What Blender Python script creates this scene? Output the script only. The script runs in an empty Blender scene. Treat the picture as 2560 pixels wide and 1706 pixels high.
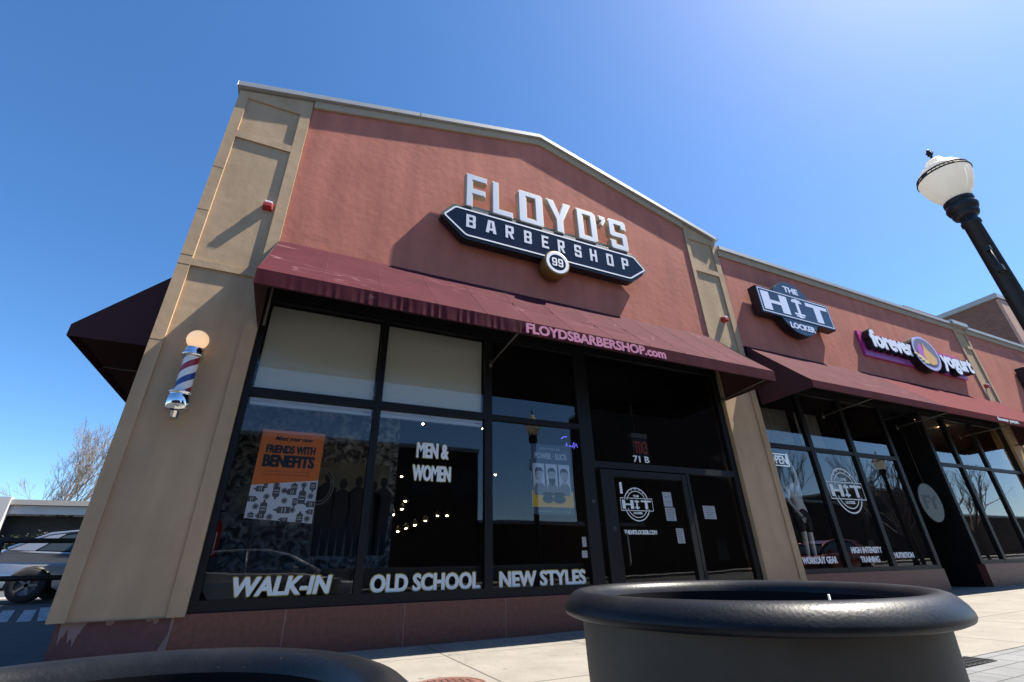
import bpy, bmesh, math, random
from mathutils import Vector, Matrix
from mathutils.geometry import tessellate_polygon
random.seed(7)
R = math.radians
sc = bpy.context.scene
col = sc.collection
# ------------------------------------------------------------------ camera, sky, sun, exposure
cam = bpy.data.cameras.new('camera'); cam.sensor_width = 36; cam.lens = 16.186; cam.clip_start = .02; cam.clip_end = 3000
co = bpy.data.objects.new('camera', cam); col.objects.link(co); sc.camera = co
P_, RO, YA = .462735, -.027272, -.436860
fwd0 = Vector((-math.sin(YA), math.cos(YA), 0)); rt = Vector((math.cos(YA), math.sin(YA), 0)); u0 = Vector((0, 0, 1))
fw = fwd0*math.cos(P_) + u0*math.sin(P_); up = -fwd0*math.sin(P_) + u0*math.cos(P_)
r2 = rt*math.cos(RO) + up*math.sin(RO); u2 = -rt*math.sin(RO) + up*math.cos(RO)
co.matrix_world = Matrix(((r2.x, u2.x, -fw.x, 0), (r2.y, u2.y, -fw.y, -6), (r2.z, u2.z, -fw.z, .72), (0, 0, 0, 1)))
SUN = Vector((4.6, -1.0, 7.5)).normalized()
EL = math.asin(SUN.z); AZ = math.atan2(SUN.x, SUN.y)
w = bpy.data.worlds.new('World'); sc.world = w; w.use_nodes = True
wn = w.node_tree; bgn = wn.nodes['Background']
sky = wn.nodes.new('ShaderNodeTexSky'); sky.sky_type = 'NISHITA'; sky.sun_disc = False
sky.sun_elevation = EL; sky.sun_rotation = AZ; sky.altitude = 1800; sky.air_density = 1.0; sky.dust_density = 1.7; sky.ozone_density = 3.0
hsv = wn.nodes.new('ShaderNodeHueSaturation'); hsv.inputs['Saturation'].default_value = 1.22
wn.links.new(sky.outputs[0], hsv.inputs['Color']); wn.links.new(hsv.outputs[0], bgn.inputs[0]); bgn.inputs[1].default_value = .088
sl = bpy.data.lights.new('sun', 'SUN'); sl.energy = 5.0; sl.angle = R(.5); sl.color = (1, .93, .82)
so = bpy.data.objects.new('sun', sl); col.objects.link(so); so.rotation_euler = SUN.to_track_quat('Z', 'Y').to_euler(); so.location = (20, -10, 40)
sc.view_settings.view_transform = 'Standard'; sc.view_settings.look = 'None'; sc.view_settings.gamma = 1
sc.view_settings.exposure = 1.5
sc.cycles.use_denoising = True; sc.cycles.max_bounces = 8; sc.cycles.transparent_max_bounces = 16
sc.cycles.sample_clamp_indirect = 4

# ------------------------------------------------------------------ materials
def nodes(m): m.use_nodes = True; return m.node_tree, m.node_tree.nodes['Principled BSDF']
def mat(name, c, rough=.6, metal=0, var=0, vscale=3, bump=0, bscale=40, bdist=.01, streak=0, spec=None, coat=0):
    m = bpy.data.materials.new(name); t, p = nodes(m); L = t.links.new
    p.inputs['Base Color'].default_value = (*c, 1); p.inputs['Roughness'].default_value = rough; p.inputs['Metallic'].default_value = metal
    if spec is not None: p.inputs['Specular IOR Level'].default_value = spec
    if coat: p.inputs['Coat Weight'].default_value = coat; p.inputs['Coat Roughness'].default_value = .05
    tc = t.nodes.new('ShaderNodeTexCoord')
    if var:
        n = t.nodes.new('ShaderNodeTexNoise'); n.inputs['Scale'].default_value = vscale; n.inputs['Detail'].default_value = 8; n.inputs['Roughness'].default_value = .65
        L(tc.outputs['Object'], n.inputs['Vector'])
        cr = t.nodes.new('ShaderNodeMapRange'); cr.inputs['From Min'].default_value = .3; cr.inputs['From Max'].default_value = .7
        cr.inputs['To Min'].default_value = 1-var; cr.inputs['To Max'].default_value = 1+var
        L(n.outputs['Fac'], cr.inputs['Value']); fac = cr.outputs[0]
        if streak:
            mp = t.nodes.new('ShaderNodeMapping'); mp.inputs['Scale'].default_value = (2.2, 2.2, .25); L(tc.outputs['Object'], mp.inputs[0])
            n2 = t.nodes.new('ShaderNodeTexNoise'); n2.inputs['Scale'].default_value = 1.6; n2.inputs['Detail'].default_value = 5; L(mp.outputs[0], n2.inputs['Vector'])
            c2 = t.nodes.new('ShaderNodeMapRange'); c2.inputs['From Min'].default_value = .35; c2.inputs['From Max'].default_value = .7
            c2.inputs['To Min'].default_value = 1-streak; c2.inputs['To Max'].default_value = 1+streak; L(n2.outputs['Fac'], c2.inputs['Value'])
            mm = t.nodes.new('ShaderNodeMath'); mm.operation = 'MULTIPLY'; L(fac, mm.inputs[0]); L(c2.outputs[0], mm.inputs[1]); fac = mm.outputs[0]
        vm = t.nodes.new('ShaderNodeVectorMath'); vm.operation = 'SCALE'; vm.inputs[0].default_value = c; L(fac, vm.inputs['Scale']); L(vm.outputs[0], p.inputs['Base Color'])
    if bump:
        n = t.nodes.new('ShaderNodeTexNoise'); n.inputs['Scale'].default_value = bscale; n.inputs['Detail'].default_value = 6; L(tc.outputs['Object'], n.inputs['Vector'])
        b = t.nodes.new('ShaderNodeBump'); b.inputs['Strength'].default_value = bump; b.inputs['Distance'].default_value = bdist
        L(n.outputs['Fac'], b.inputs['Height']); L(b.outputs[0], p.inputs['Normal'])
    return m
def emit(name, c, s):
    m = bpy.data.materials.new(name); t, p = nodes(m)
    p.inputs['Base Color'].default_value = (*[min(1, x*.8) for x in c], 1); p.inputs['Emission Color'].default_value = (*c, 1); p.inputs['Emission Strength'].default_value = s
    return m
def glassmat(name, tint, k=2.0):
    m = bpy.data.materials.new(name); m.use_nodes = True; t = m.node_tree; t.nodes.clear(); L = t.links.new
    o = t.nodes.new('ShaderNodeOutputMaterial'); mx = t.nodes.new('ShaderNodeMixShader'); tr = t.nodes.new('ShaderNodeBsdfTransparent'); gl = t.nodes.new('ShaderNodeBsdfGlossy')
    tr.inputs[0].default_value = (*tint, 1); gl.inputs['Roughness'].default_value = 0
    fr = t.nodes.new('ShaderNodeFresnel'); fr.inputs[0].default_value = 1.5
    mu = t.nodes.new('ShaderNodeMath'); mu.operation = 'MULTIPLY'; mu.use_clamp = True; mu.inputs[1].default_value = k; L(fr.outputs[0], mu.inputs[0])
    nz = t.nodes.new('ShaderNodeTexNoise'); nz.inputs['Scale'].default_value = 1.1; tc = t.nodes.new('ShaderNodeTexCoord'); L(tc.outputs['Object'], nz.inputs['Vector'])
    b = t.nodes.new('ShaderNodeBump'); b.inputs['Strength'].default_value = .05; b.inputs['Distance'].default_value = .02; L(nz.outputs[0], b.inputs['Height']); L(b.outputs[0], gl.inputs['Normal'])
    L(mu.outputs[0], mx.inputs[0]); L(tr.outputs[0], mx.inputs[1]); L(gl.outputs[0], mx.inputs[2]); L(mx.outputs[0], o.inputs[0])
    return m
def scuffed(name, c, rough, spec):
    m = mat(name, c, rough, bump=.35, bscale=170, bdist=.0014, spec=spec); t = m.node_tree; p = t.nodes['Principled BSDF']; L = t.links.new
    tc = t.nodes.new('ShaderNodeTexCoord')
    n = t.nodes.new('ShaderNodeTexNoise'); n.inputs['Scale'].default_value = 210; n.inputs['Detail'].default_value = 2; L(tc.outputs['Object'], n.inputs['Vector'])
    a = t.nodes.new('ShaderNodeMapRange'); a.inputs['From Min'].default_value = .74; a.inputs['From Max'].default_value = .79; L(n.outputs[0], a.inputs['Value'])
    n2 = t.nodes.new('ShaderNodeTexNoise'); n2.inputs['Scale'].default_value = 7; n2.inputs['Detail'].default_value = 6; L(tc.outputs['Object'], n2.inputs['Vector'])
    d = t.nodes.new('ShaderNodeMapRange'); d.inputs['From Min'].default_value = .45; d.inputs['From Max'].default_value = .8; d.inputs['To Max'].default_value = .03; L(n2.outputs[0], d.inputs['Value'])
    ad = t.nodes.new('ShaderNodeMath'); ad.operation = 'MULTIPLY_ADD'; ad.inputs[1].default_value = .3; L(a.outputs[0], ad.inputs[0]); L(d.outputs[0], ad.inputs[2])
    mx = t.nodes.new('ShaderNodeMix'); mx.data_type = 'RGBA'; mx.inputs[6].default_value = (*c, 1); mx.inputs[7].default_value = (.38, .36, .33, 1); L(ad.outputs[0], mx.inputs[0]); L(mx.outputs[2], p.inputs['Base Color'])
    r = t.nodes.new('ShaderNodeMapRange'); r.inputs['To Min'].default_value = rough-.06; r.inputs['To Max'].default_value = rough+.16; L(n2.outputs[0], r.inputs['Value']); L(r.outputs[0], p.inputs['Roughness'])
    return m
M = {}
M['red'] = mat('red_stucco', (.42, .15, .108), .9, var=.14, vscale=1.0, bump=.42, bscale=8, bdist=.010, streak=.10, spec=.2)
M['tan'] = mat('tan_stucco', (.40, .287, .180), .9, var=.1, vscale=1.6, bump=.4, bscale=6, bdist=.010, streak=.10, spec=.2)
M['cap'] = mat('metal_coping', (.34, .345, .33), .5, .3, var=.06, vscale=2)
M['trim'] = mat('tan_trim', (.36, .28, .19), .85, var=.08, vscale=4)
M['granite'] = mat('red_granite', (.13, .042, .030), .45, var=.3, vscale=24, bump=.1, bscale=90, bdist=.002)
M['joint'] = mat('pale_mortar', (.25, .17, .15), .9)
M['frame'] = mat('black_window_frame', (.006, .006, .007), .5, spec=.25)
M['glass'] = glassmat('window_glass', (.98, .99, .985), 1.7)
M['black'] = mat('matt_black', (.008, .008, .009), .6)
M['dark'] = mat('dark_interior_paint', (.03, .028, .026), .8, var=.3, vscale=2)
M['awning'] = mat('maroon_canvas', (.066, .0165, .0235), .85, var=.16, vscale=2.0, bump=.25, bscale=120, bdist=.001, spec=.05)
M['awning2'] = mat('red_maroon_canvas', (.098, .0175, .022), .85, var=.1, vscale=2.5, bump=.2, bscale=120, bdist=.001, spec=.05)
def pale_creases(m):
    # pale crease lines blended into the canvas colour, wandering along it
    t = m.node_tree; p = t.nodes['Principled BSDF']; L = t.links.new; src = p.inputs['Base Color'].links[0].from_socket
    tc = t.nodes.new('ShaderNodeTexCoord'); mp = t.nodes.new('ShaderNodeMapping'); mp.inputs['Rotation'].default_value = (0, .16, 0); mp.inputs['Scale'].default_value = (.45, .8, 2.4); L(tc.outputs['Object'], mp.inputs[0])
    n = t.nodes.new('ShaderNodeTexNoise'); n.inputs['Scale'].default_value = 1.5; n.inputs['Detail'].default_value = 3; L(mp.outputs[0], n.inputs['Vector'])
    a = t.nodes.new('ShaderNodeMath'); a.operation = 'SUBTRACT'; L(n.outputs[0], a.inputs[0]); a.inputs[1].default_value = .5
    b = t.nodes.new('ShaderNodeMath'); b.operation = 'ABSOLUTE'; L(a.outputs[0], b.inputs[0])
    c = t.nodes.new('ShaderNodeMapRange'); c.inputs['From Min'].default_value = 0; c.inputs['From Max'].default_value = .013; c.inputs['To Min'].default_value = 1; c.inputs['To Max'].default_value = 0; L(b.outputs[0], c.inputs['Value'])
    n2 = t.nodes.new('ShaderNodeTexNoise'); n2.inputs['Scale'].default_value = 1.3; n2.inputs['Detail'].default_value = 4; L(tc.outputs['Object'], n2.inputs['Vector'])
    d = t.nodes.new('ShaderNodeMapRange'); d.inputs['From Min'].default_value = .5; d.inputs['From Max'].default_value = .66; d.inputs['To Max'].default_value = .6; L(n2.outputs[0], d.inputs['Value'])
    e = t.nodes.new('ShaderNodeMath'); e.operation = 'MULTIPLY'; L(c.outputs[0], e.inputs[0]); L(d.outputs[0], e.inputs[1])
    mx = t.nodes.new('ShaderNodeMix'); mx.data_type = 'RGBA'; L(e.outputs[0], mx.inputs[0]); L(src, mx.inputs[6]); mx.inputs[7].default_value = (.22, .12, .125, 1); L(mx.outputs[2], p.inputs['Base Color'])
pale_creases(M['awning'])
M['seam'] = mat('canvas_seam', (.088, .028, .036), .85, spec=.05)
M['shaded_canvas'] = mat('shade_darkened_canvas', (.045, .013, .016), .9)  # darker canvas copy, shade of undersides and closed ends put into its colour
M['steel'] = mat('galvanised_tube', (.075, .068, .06), .6, .3, var=.2, vscale=9)
M['white'] = mat('white_acrylic', (.72, .74, .78), .35)
M['whitevinyl'] = mat('white_vinyl', (.62, .68, .70), .5)
M['gold'] = mat('gold_vinyl_edge', (.34, .25, .01), .5)
M['goldpaint'] = mat('gold_paint', (.24, .145, .04), .4, .3)
M['tanside'] = mat('champagne_letter_return', (.42, .37, .28), .45, .2)
M['navy'] = mat('navy_sign_face', (.007, .011, .024), .14, spec=.3)
M['silverface'] = mat('silver_acrylic', (.50, .54, .62), .35)
M['signblack'] = mat('black_sign_return', (.006, .006, .008), .45)
M['slate'] = mat('slate_sign_face', (.022, .042, .075), .16, spec=.3)
M['palesign'] = mat('pale_sign_face', (.60, .66, .80), .4)
M['pink'] = mat('pink_canvas_lettering', (.40, .12, .23), .7)
M['blind'] = mat('cream_roller_blind', (.94, .91, .78), .9, spec=.1)
_t = M['blind'].node_tree; _p = _t.nodes['Principled BSDF']; _tr = _t.nodes.new('ShaderNodeBsdfTranslucent'); _tr.inputs[0].default_value = (.7, .66, .55, 1); _mx = _t.nodes.new('ShaderNodeMixShader'); _mx.inputs[0].default_value = .06
_t.links.new(_p.outputs[0], _mx.inputs[1]); _t.links.new(_tr.outputs[0], _mx.inputs[2]); _t.links.new(_mx.outputs[0], _t.nodes['Material Output'].inputs[0])
M['cassette'] = mat('white_blind_rail', (.75, .75, .74), .5)
M['plastic'] = scuffed('black_planter_plastic', (.0065, .0075, .010), .36, .24)
M['pot'] = mat('taupe_planter_body', (.042, .035, .026), .6, var=.35, vscale=5, bump=.25, bscale=200, bdist=.001)
M['inner'] = mat('black_inner_plastic', (.006, .006, .007), .8, spec=.1)
M['soil'] = mat('dark_soil', (.03, .022, .016), .95, var=.5, vscale=30, bump=1, bscale=40, bdist=.03)
M['straw'] = mat('dry_straw', (.42, .30, .14), .8)
M['iron'] = mat('black_iron_paint', (.008, .009, .012), .5, bump=.1, bscale=60, bdist=.003)
M['concrete_plain'] = mat('pale_concrete', (.24, .22, .19), .9, var=.12, vscale=3)
M['chrome'] = mat('polished_chrome', (.75, .75, .76), .08, 1)
M['redpaint'] = mat('red_alarm_plastic', (.35, .03, .02), .4)
M['clear'] = mat('clear_strobe_lens', (.75, .75, .78), .15)
M['asphalt'] = mat('asphalt', (.045, .046, .05), .9, var=.25, vscale=6, bump=.5, bscale=90, bdist=.006)
M['paint'] = mat('worn_road_paint', (.30, .31, .33), .8, var=.5, vscale=8)
M['brick'] = None

def brickmat(name, c1, c2, mort, sx=4.2, rows=13.):
    m = bpy.data.materials.new(name); t, p = nodes(m); L = t.links.new
    tc = t.nodes.new('ShaderNodeTexCoord'); sp = t.nodes.new('ShaderNodeSeparateXYZ'); L(tc.outputs['Object'], sp.inputs[0])
    ad = t.nodes.new('ShaderNodeMath'); L(sp.outputs[0], ad.inputs[0]); L(sp.outputs[1], ad.inputs[1])
    cb = t.nodes.new('ShaderNodeCombineXYZ'); L(ad.outputs[0], cb.inputs[0]); L(sp.outputs[2], cb.inputs[1])
    b = t.nodes.new('ShaderNodeTexBrick'); L(cb.outputs[0], b.inputs['Vector']); b.inputs['Scale'].default_value = 1
    b.inputs['Color1'].default_value = (*c1, 1); b.inputs['Color2'].default_value = (*c2, 1); b.inputs['Mortar'].default_value = (*mort, 1)
    b.inputs['Brick Width'].default_value = .24; b.inputs['Row Height'].default_value = .08; b.inputs['Mortar Size'].default_value = .01
    L(b.outputs[0], p.inputs['Base Color']); p.inputs['Roughness'].default_value = .9
    bp = t.nodes.new('ShaderNodeBump'); bp.inputs['Strength'].default_value = .5; bp.inputs['Distance'].default_value = .008; bp.invert = True; L(b.outputs['Fac'], bp.inputs['Height']); L(bp.outputs[0], p.inputs['Normal'])
    return m
M['brick'] = brickmat('brown_brick', (.14, .062, .045), (.19, .085, .06), (.16, .11, .09))
M['brickfar'] = brickmat('dark_red_brick', (.11, .05, .045), (.15, .065, .055), (.17, .14, .12))

def slabmat(name, c, jx, ox, jy, oy, jw=.012):
    m = bpy.data.materials.new(name); t, p = nodes(m); L = t.links.new
    tc = t.nodes.new('ShaderNodeTexCoord'); sp = t.nodes.new('ShaderNodeSeparateXYZ'); L(tc.outputs['Object'], sp.inputs[0])
    outs = []
    for k, (j, o) in enumerate(((jx, ox), (jy, oy))):
        a = t.nodes.new('ShaderNodeMath'); a.operation = 'SUBTRACT'; L(sp.outputs[k], a.inputs[0]); a.inputs[1].default_value = o
        q = t.nodes.new('ShaderNodeMath'); q.operation = 'PINGPONG'; L(a.outputs[0], q.inputs[0]); q.inputs[1].default_value = j/2
        s = t.nodes.new('ShaderNodeMapRange'); s.inputs['From Min'].default_value = jw*.35; s.inputs['From Max'].default_value = jw; L(q.outputs[0], s.inputs['Value']); outs.append(s.outputs[0])
    mn = t.nodes.new('ShaderNodeMath'); mn.operation = 'MINIMUM'; L(outs[0], mn.inputs[0]); L(outs[1], mn.inputs[1])
    n = t.nodes.new('ShaderNodeTexNoise'); n.inputs['Scale'].default_value = 2.2; n.inputs['Detail'].default_value = 9; n.inputs['Roughness'].default_value = .7; L(tc.outputs['Object'], n.inputs['Vector'])
    n2 = t.nodes.new('ShaderNodeTexNoise'); n2.inputs['Scale'].default_value = 60; n2.inputs['Detail'].default_value = 3; L(tc.outputs['Object'], n2.inputs['Vector'])
    mr = t.nodes.new('ShaderNodeMapRange'); mr.inputs['From Min'].default_value = .3; mr.inputs['From Max'].default_value = .7; mr.inputs['To Min'].default_value = .82; mr.inputs['To Max'].default_value = 1.1; L(n.outputs[0], mr.inputs['Value'])
    mr2 = t.nodes.new('ShaderNodeMapRange'); mr2.inputs['From Min'].default_value = .3; mr2.inputs['From Max'].default_value = .7; mr2.inputs['To Min'].default_value = .9; mr2.inputs['To Max'].default_value = 1.08; L(n2.outputs[0], mr2.inputs['Value'])
    mj = t.nodes.new('ShaderNodeMapRange'); mj.inputs['To Min'].default_value = .3; L(mn.outputs[0], mj.inputs['Value'])
    f1 = t.nodes.new('ShaderNodeMath'); f1.operation = 'MULTIPLY'; L(mr.outputs[0], f1.inputs[0]); L(mr2.outputs[0], f1.inputs[1])
    f2 = t.nodes.new('ShaderNodeMath'); f2.operation = 'MULTIPLY'; L(f1.outputs[0], f2.inputs[0]); L(mj.outputs[0], f2.inputs[1])
    vm = t.nodes.new('ShaderNodeVectorMath'); vm.operation = 'SCALE'; vm.inputs[0].default_value = c; L(f2.outputs[0], vm.inputs['Scale']); L(vm.outputs[0], p.inputs['Base Color'])
    vo = t.nodes.new('ShaderNodeTexVoronoi'); vo.inputs['Scale'].default_value = 2.6; L(tc.outputs['Object'], vo.inputs['Vector'])
    gs = t.nodes.new('ShaderNodeMapRange'); gs.inputs['From Min'].default_value = .05; gs.inputs['From Max'].default_value = .075; gs.inputs['To Min'].default_value = .55; L(vo.outputs['Distance'], gs.inputs['Value'])
    ns = t.nodes.new('ShaderNodeTexNoise'); ns.inputs['Scale'].default_value = .9; ns.inputs['Detail'].default_value = 10; ns.inputs['Roughness'].default_value = .75; ns.inputs['Distortion'].default_value = .6; L(tc.outputs['Object'], ns.inputs['Vector'])
    st = t.nodes.new('ShaderNodeMapRange'); st.inputs['From Min'].default_value = .52; st.inputs['From Max'].default_value = .70; st.inputs['To Min'].default_value = 1; st.inputs['To Max'].default_value = .68; L(ns.outputs[0], st.inputs['Value'])
    f3 = t.nodes.new('ShaderNodeMath'); f3.operation = 'MULTIPLY'; L(gs.outputs[0], f3.inputs[0]); L(st.outputs[0], f3.inputs[1])
    f4 = t.nodes.new('ShaderNodeMath'); f4.operation = 'MULTIPLY'; L(f2.outputs[0], f4.inputs[0]); L(f3.outputs[0], f4.inputs[1]); L(f4.outputs[0], vm.inputs['Scale'])
    p.inputs['Roughness'].default_value = .9
    b = t.nodes.new('ShaderNodeBump'); b.inputs['Strength'].default_value = .6; b.inputs['Distance'].default_value = .006; L(mn.outputs[0], b.inputs['Height']); L(b.outputs[0], p.inputs['Normal'])
    return m
M['walk'] = slabmat('sidewalk_concrete', (.205, .187, .16), 1.5, 1.6, 1.5, -2.36)
M['paver'] = slabmat('grey_pavers', (.15, .155, .16), .3, 0, .2, 0, .008)
M['barber'] = None
def barbermat():
    m = bpy.data.materials.new('barber_stripes'); t, p = nodes(m); L = t.links.new
    tc = t.nodes.new('ShaderNodeTexCoord'); sp = t.nodes.new('ShaderNodeSeparateXYZ'); L(tc.outputs['Object'], sp.inputs[0])
    at = t.nodes.new('ShaderNodeMath'); at.operation = 'ARCTAN2'; L(sp.outputs[1], at.inputs[0]); L(sp.outputs[0], at.inputs[1])
    d = t.nodes.new('ShaderNodeMath'); d.operation = 'DIVIDE'; L(at.outputs[0], d.inputs[0]); d.inputs[1].default_value = 2*math.pi
    z = t.nodes.new('ShaderNodeMath'); z.operation = 'DIVIDE'; L(sp.outputs[2], z.inputs[0]); z.inputs[1].default_value = .36
    s = t.nodes.new('ShaderNodeMath'); s.operation = 'SUBTRACT'; L(z.outputs[0], s.inputs[0]); L(d.outputs[0], s.inputs[1])
    o = t.nodes.new('ShaderNodeMath'); o.operation = 'ADD'; L(s.outputs[0], o.inputs[0]); o.inputs[1].default_value = .28
    f = t.nodes.new('ShaderNodeMath'); f.operation = 'FRACT'; L(o.outputs[0], f.inputs[0])
    cr = t.nodes.new('ShaderNodeValToRGB'); cr.color_ramp.interpolation = 'CONSTANT'; e = cr.color_ramp.elements
    W = (.72, .72, .72, 1); e[0].position = 0; e[0].color = (.28, .02, .035, 1); e[1].position = .23; e[1].color = W
    a = e.new(.5); a.color = (.02, .05, .22, 1); a = e.new(.73); a.color = W
    L(f.outputs[0], cr.inputs[0]); L(cr.outputs[0], p.inputs['Base Color']); p.inputs['Roughness'].default_value = .25
    return m
M['barber'] = barbermat()

# ------------------------------------------------------------------ mesh helpers
class MB:
    def __init__(s): s.v = []; s.f = []; s.sm = []
    def add(s, vs, fs, smooth=False):
        o = len(s.v); s.v += [tuple(x) for x in vs]; s.f += [tuple(i+o for i in f) for f in fs]; s.sm += [smooth]*len(fs); return s
    def box(s, x0, x1, y0, y1, z0, z1):
        v = [(x, y, z) for z in (z0, z1) for y in (y0, y1) for x in (x0, x1)]
        return s.add(v, [(0, 2, 3, 1), (4, 5, 7, 6), (0, 1, 5, 4), (2, 6, 7, 3), (0, 4, 6, 2), (1, 3, 7, 5)])
    def poly(s, outer, holes=(), y0=0, y1=.02, back=True, ax='y'):
        # prism of an x-z outline between y0 (front) and y1
        loops = [list(outer)]+[list(h) for h in holes]
        flat = [p for l in loops for p in l]; n = len(flat)
        tris = tessellate_polygon([[Vector((p[0], p[1], 0)) for p in l] for l in loops])
        T = lambda p, y: (p[0], y, p[1]) if ax == 'y' else ((y, p[0], p[1]) if ax == 'x' else (p[0], p[1], y))
        vs = [T(p, y0) for p in flat]+[T(p, y1) for p in flat]; fs = []
        for t in tris:
            a, b, c = [flat[i] for i in t]
            cr = (b[0]-a[0])*(c[1]-a[1])-(b[1]-a[1])*(c[0]-a[0])
            if abs(cr) < 1e-12: continue
            t = tuple(t) if cr > 0 else tuple(reversed(t))
            fs.append(t)
            if back: fs.append(tuple(i+n for i in reversed(t)))
        o = 0
        for k, l in enumerate(loops):
            m = len(l); area = sum(l[i][0]*l[(i+1) % m][1]-l[(i+1) % m][0]*l[i][1] for i in range(m))
            ccw = (area > 0) == (k == 0)
            for i in range(m):
                a, b = o+i, o+(i+1) % m
                fs.append((b, a, a+n, b+n) if ccw else (a, b, b+n, a+n))
            o += m
        return s.add(vs, fs)
    def tube(s, pts, rs, n=10, cap=True):
        pts = [Vector(p) for p in pts]; rs = rs if hasattr(rs, '__len__') else [rs]*len(pts)
        vs = []; fs = []; prev = None
        for i, p in enumerate(pts):
            d = (pts[min(i+1, len(pts)-1)]-pts[max(i-1, 0)]).normalized()
            a = Vector((0, 0, 1)) if abs(d.z) < .9 else Vector((1, 0, 0))
            if prev is not None: a = prev
            u = (a-d*a.dot(d)).normalized(); v = d.cross(u); prev = u
            for k in range(n):
                t = 2*math.pi*k/n; vs.append(p+(u*math.cos(t)+v*math.sin(t))*rs[i])
        for i in range(len(pts)-1):
            for k in range(n):
                fs.append((i*n+k, i*n+(k+1) % n, (i+1)*n+(k+1) % n, (i+1)*n+k))
        if cap: fs.append(tuple(reversed(range(n)))); fs.append(tuple((len(pts)-1)*n+k for k in range(n)))
        return s.add(vs, fs, True)
    def lathe(s, prof, c, n=32, axis='z', close=False):
        vs = []; fs = []; m = len(prof)
        for k in range(n):
            t = 2*math.pi*k/n
            for r, h in prof:
                if axis == 'z': vs.append((c[0]+r*math.cos(t), c[1]+r*math.sin(t), c[2]+h))
                else: vs.append((c[0]+r*math.cos(t), c[1]+h, c[2]-r*math.sin(t)))
        for k in range(n):
            k2 = (k+1) % n
            for i in range(m-1 if not close else m):
                j = (i+1) % m
                a, b, c_, d = k*m+i, k2*m+i, k2*m+j, k*m+j
                if prof[i][0] < 1e-6: fs.append((a, c_, d))
                elif prof[j][0] < 1e-6: fs.append((a, b, d))
                else: fs.append((a, b, c_, d))
        return s.add(vs, fs, True)
    def sphere(s, c, r, n=16, sq=(1, 1, 1)):
        m = max(6, n//2); vs = []; fs = []
        for i in range(m+1):
            a = math.pi*i/m
            for k in range(n):
                t = 2*math.pi*k/n; vs.append((c[0]+r*sq[0]*math.sin(a)*math.cos(t), c[1]+r*sq[1]*math.sin(a)*math.sin(t), c[2]+r*sq[2]*math.cos(a)))
        for i in range(m):
            for k in range(n):
                fs.append((i*n+k, (i+1)*n+k, (i+1)*n+(k+1) % n, i*n+(k+1) % n))
        return s.add(vs, fs, True)
    def ell(s, cx, cz, a, b, y0, y1, n=28): return s.poly([(cx+a*math.cos(2*math.pi*k/n), cz+b*math.sin(2*math.pi*k/n)) for k in range(n)], y0=y0, y1=y1)
    def ring(s, cx, cz, a, b, w, y0, y1, n=32, t0=0, t1=360):
        if t1-t0 >= 360:
            C = lambda a, b: [(cx+a*math.cos(2*math.pi*k/n), cz+b*math.sin(2*math.pi*k/n)) for k in range(n)]
            return s.poly(C(a, b), [C(a-w, b-w)], y0=y0, y1=y1)
        A = [R(t0+(t1-t0)*k/n) for k in range(n+1)]
        return s.poly([(cx+a*math.cos(t), cz+b*math.sin(t)) for t in A]+[(cx+(a-w)*math.cos(t), cz+(b-w)*math.sin(t)) for t in reversed(A)], y0=y0, y1=y1)
    def rect(s, x0, x1, z0, z1, y0, y1): return s.box(x0, x1, y0, y1, z0, z1)
    def text(s, body, x0, x1, z0, z1, y, d=.003, off=0., bold=0., shear=0., mirror=False):
        """lettering fitted to the box x0..x1, z0..z1 with its face at y (towards -y)"""
        cu = bpy.data.curves.new('t', 'FONT'); cu.body = body; cu.offset = off; cu.shear = shear; cu.resolution_u = 3; cu.align_x = 'CENTER'; cu.space_line = .95
        ob = bpy.data.objects.new('t', cu); col.objects.link(ob)
        me = bpy.data.meshes.new_from_object(ob); bpy.data.objects.remove(ob); bpy.data.curves.remove(cu)
        V = [v.co.copy() for v in me.vertices]; F = [tuple(p.vertices) for p in me.polygons]; bpy.data.meshes.remove(me)
        if not V: return s
        a0, a1 = min(v.x for v in V), max(v.x for v in V); b0, b1 = min(v.y for v in V), max(v.y for v in V)
        bw = bold; X0, X1 = x0+bw, x1-bw
        offs = [(0, 0)] if not bold else [(-bw, 0), (0, 0), (bw, 0), (0, -bw*.5), (0, bw*.5)]
        for k, (dx, dz) in enumerate(offs):
            fx = lambda v: X0+(X1-X0)*(v.x-a0)/(a1-a0)
            if mirror: fx = lambda v: X1-(X1-X0)*(v.x-a0)/(a1-a0)
            vs = [(fx(v)+dx, y-k*.00012, z0+(z1-z0)*(v.y-b0)/(b1-b0)+dz) for v in V]
            FF = [f if not mirror else tuple(reversed(f)) for f in F]
            # front faces and the edge ribbon behind them
            nv = len(vs); ed = {}
            for f in FF:
                for i in range(len(f)):
                    e = (f[i], f[(i+1) % len(f)])
                    if (e[1], e[0]) in ed: del ed[(e[1], e[0])]
                    else: ed[e] = 1
            vs2 = [(v[0], v[1]+d, v[2]) for v in vs]
            s.add(vs+vs2, FF+[(b, a, a+nv, b+nv) for a, b in ed])
        return s
    def build(s, name, m, parent=None, root=None, bevel=0):
        loc = Vector((0, 0, 0))
        if parent is not None:
            r_ = parent
            while r_.parent is not None: r_ = r_.parent
            loc = Vector(r_.location)
        me = bpy.data.meshes.new(name); me.from_pydata([tuple(Vector(v)-loc) for v in s.v], [], s.f)
        for p, sm in zip(me.polygons, s.sm): p.use_smooth = sm
        me.validate(); me.update()
        o = bpy.data.objects.new(name, me); col.objects.link(o)
        if m is not None: me.materials.append(m)
        if parent is not None: o.parent = parent
        if bevel:
            b = o.modifiers.new('edge_bevel', 'BEVEL'); b.width = bevel; b.segments = 2; b.limit_method = 'ANGLE'; b.angle_limit = R(40)
        return o
def tag(o, label, cat=None, group=None, kind=None):
    if label: o['label'] = label
    if cat: o['category'] = cat
    if group: o['group'] = group
    if kind: o['kind'] = kind
    return o
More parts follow.
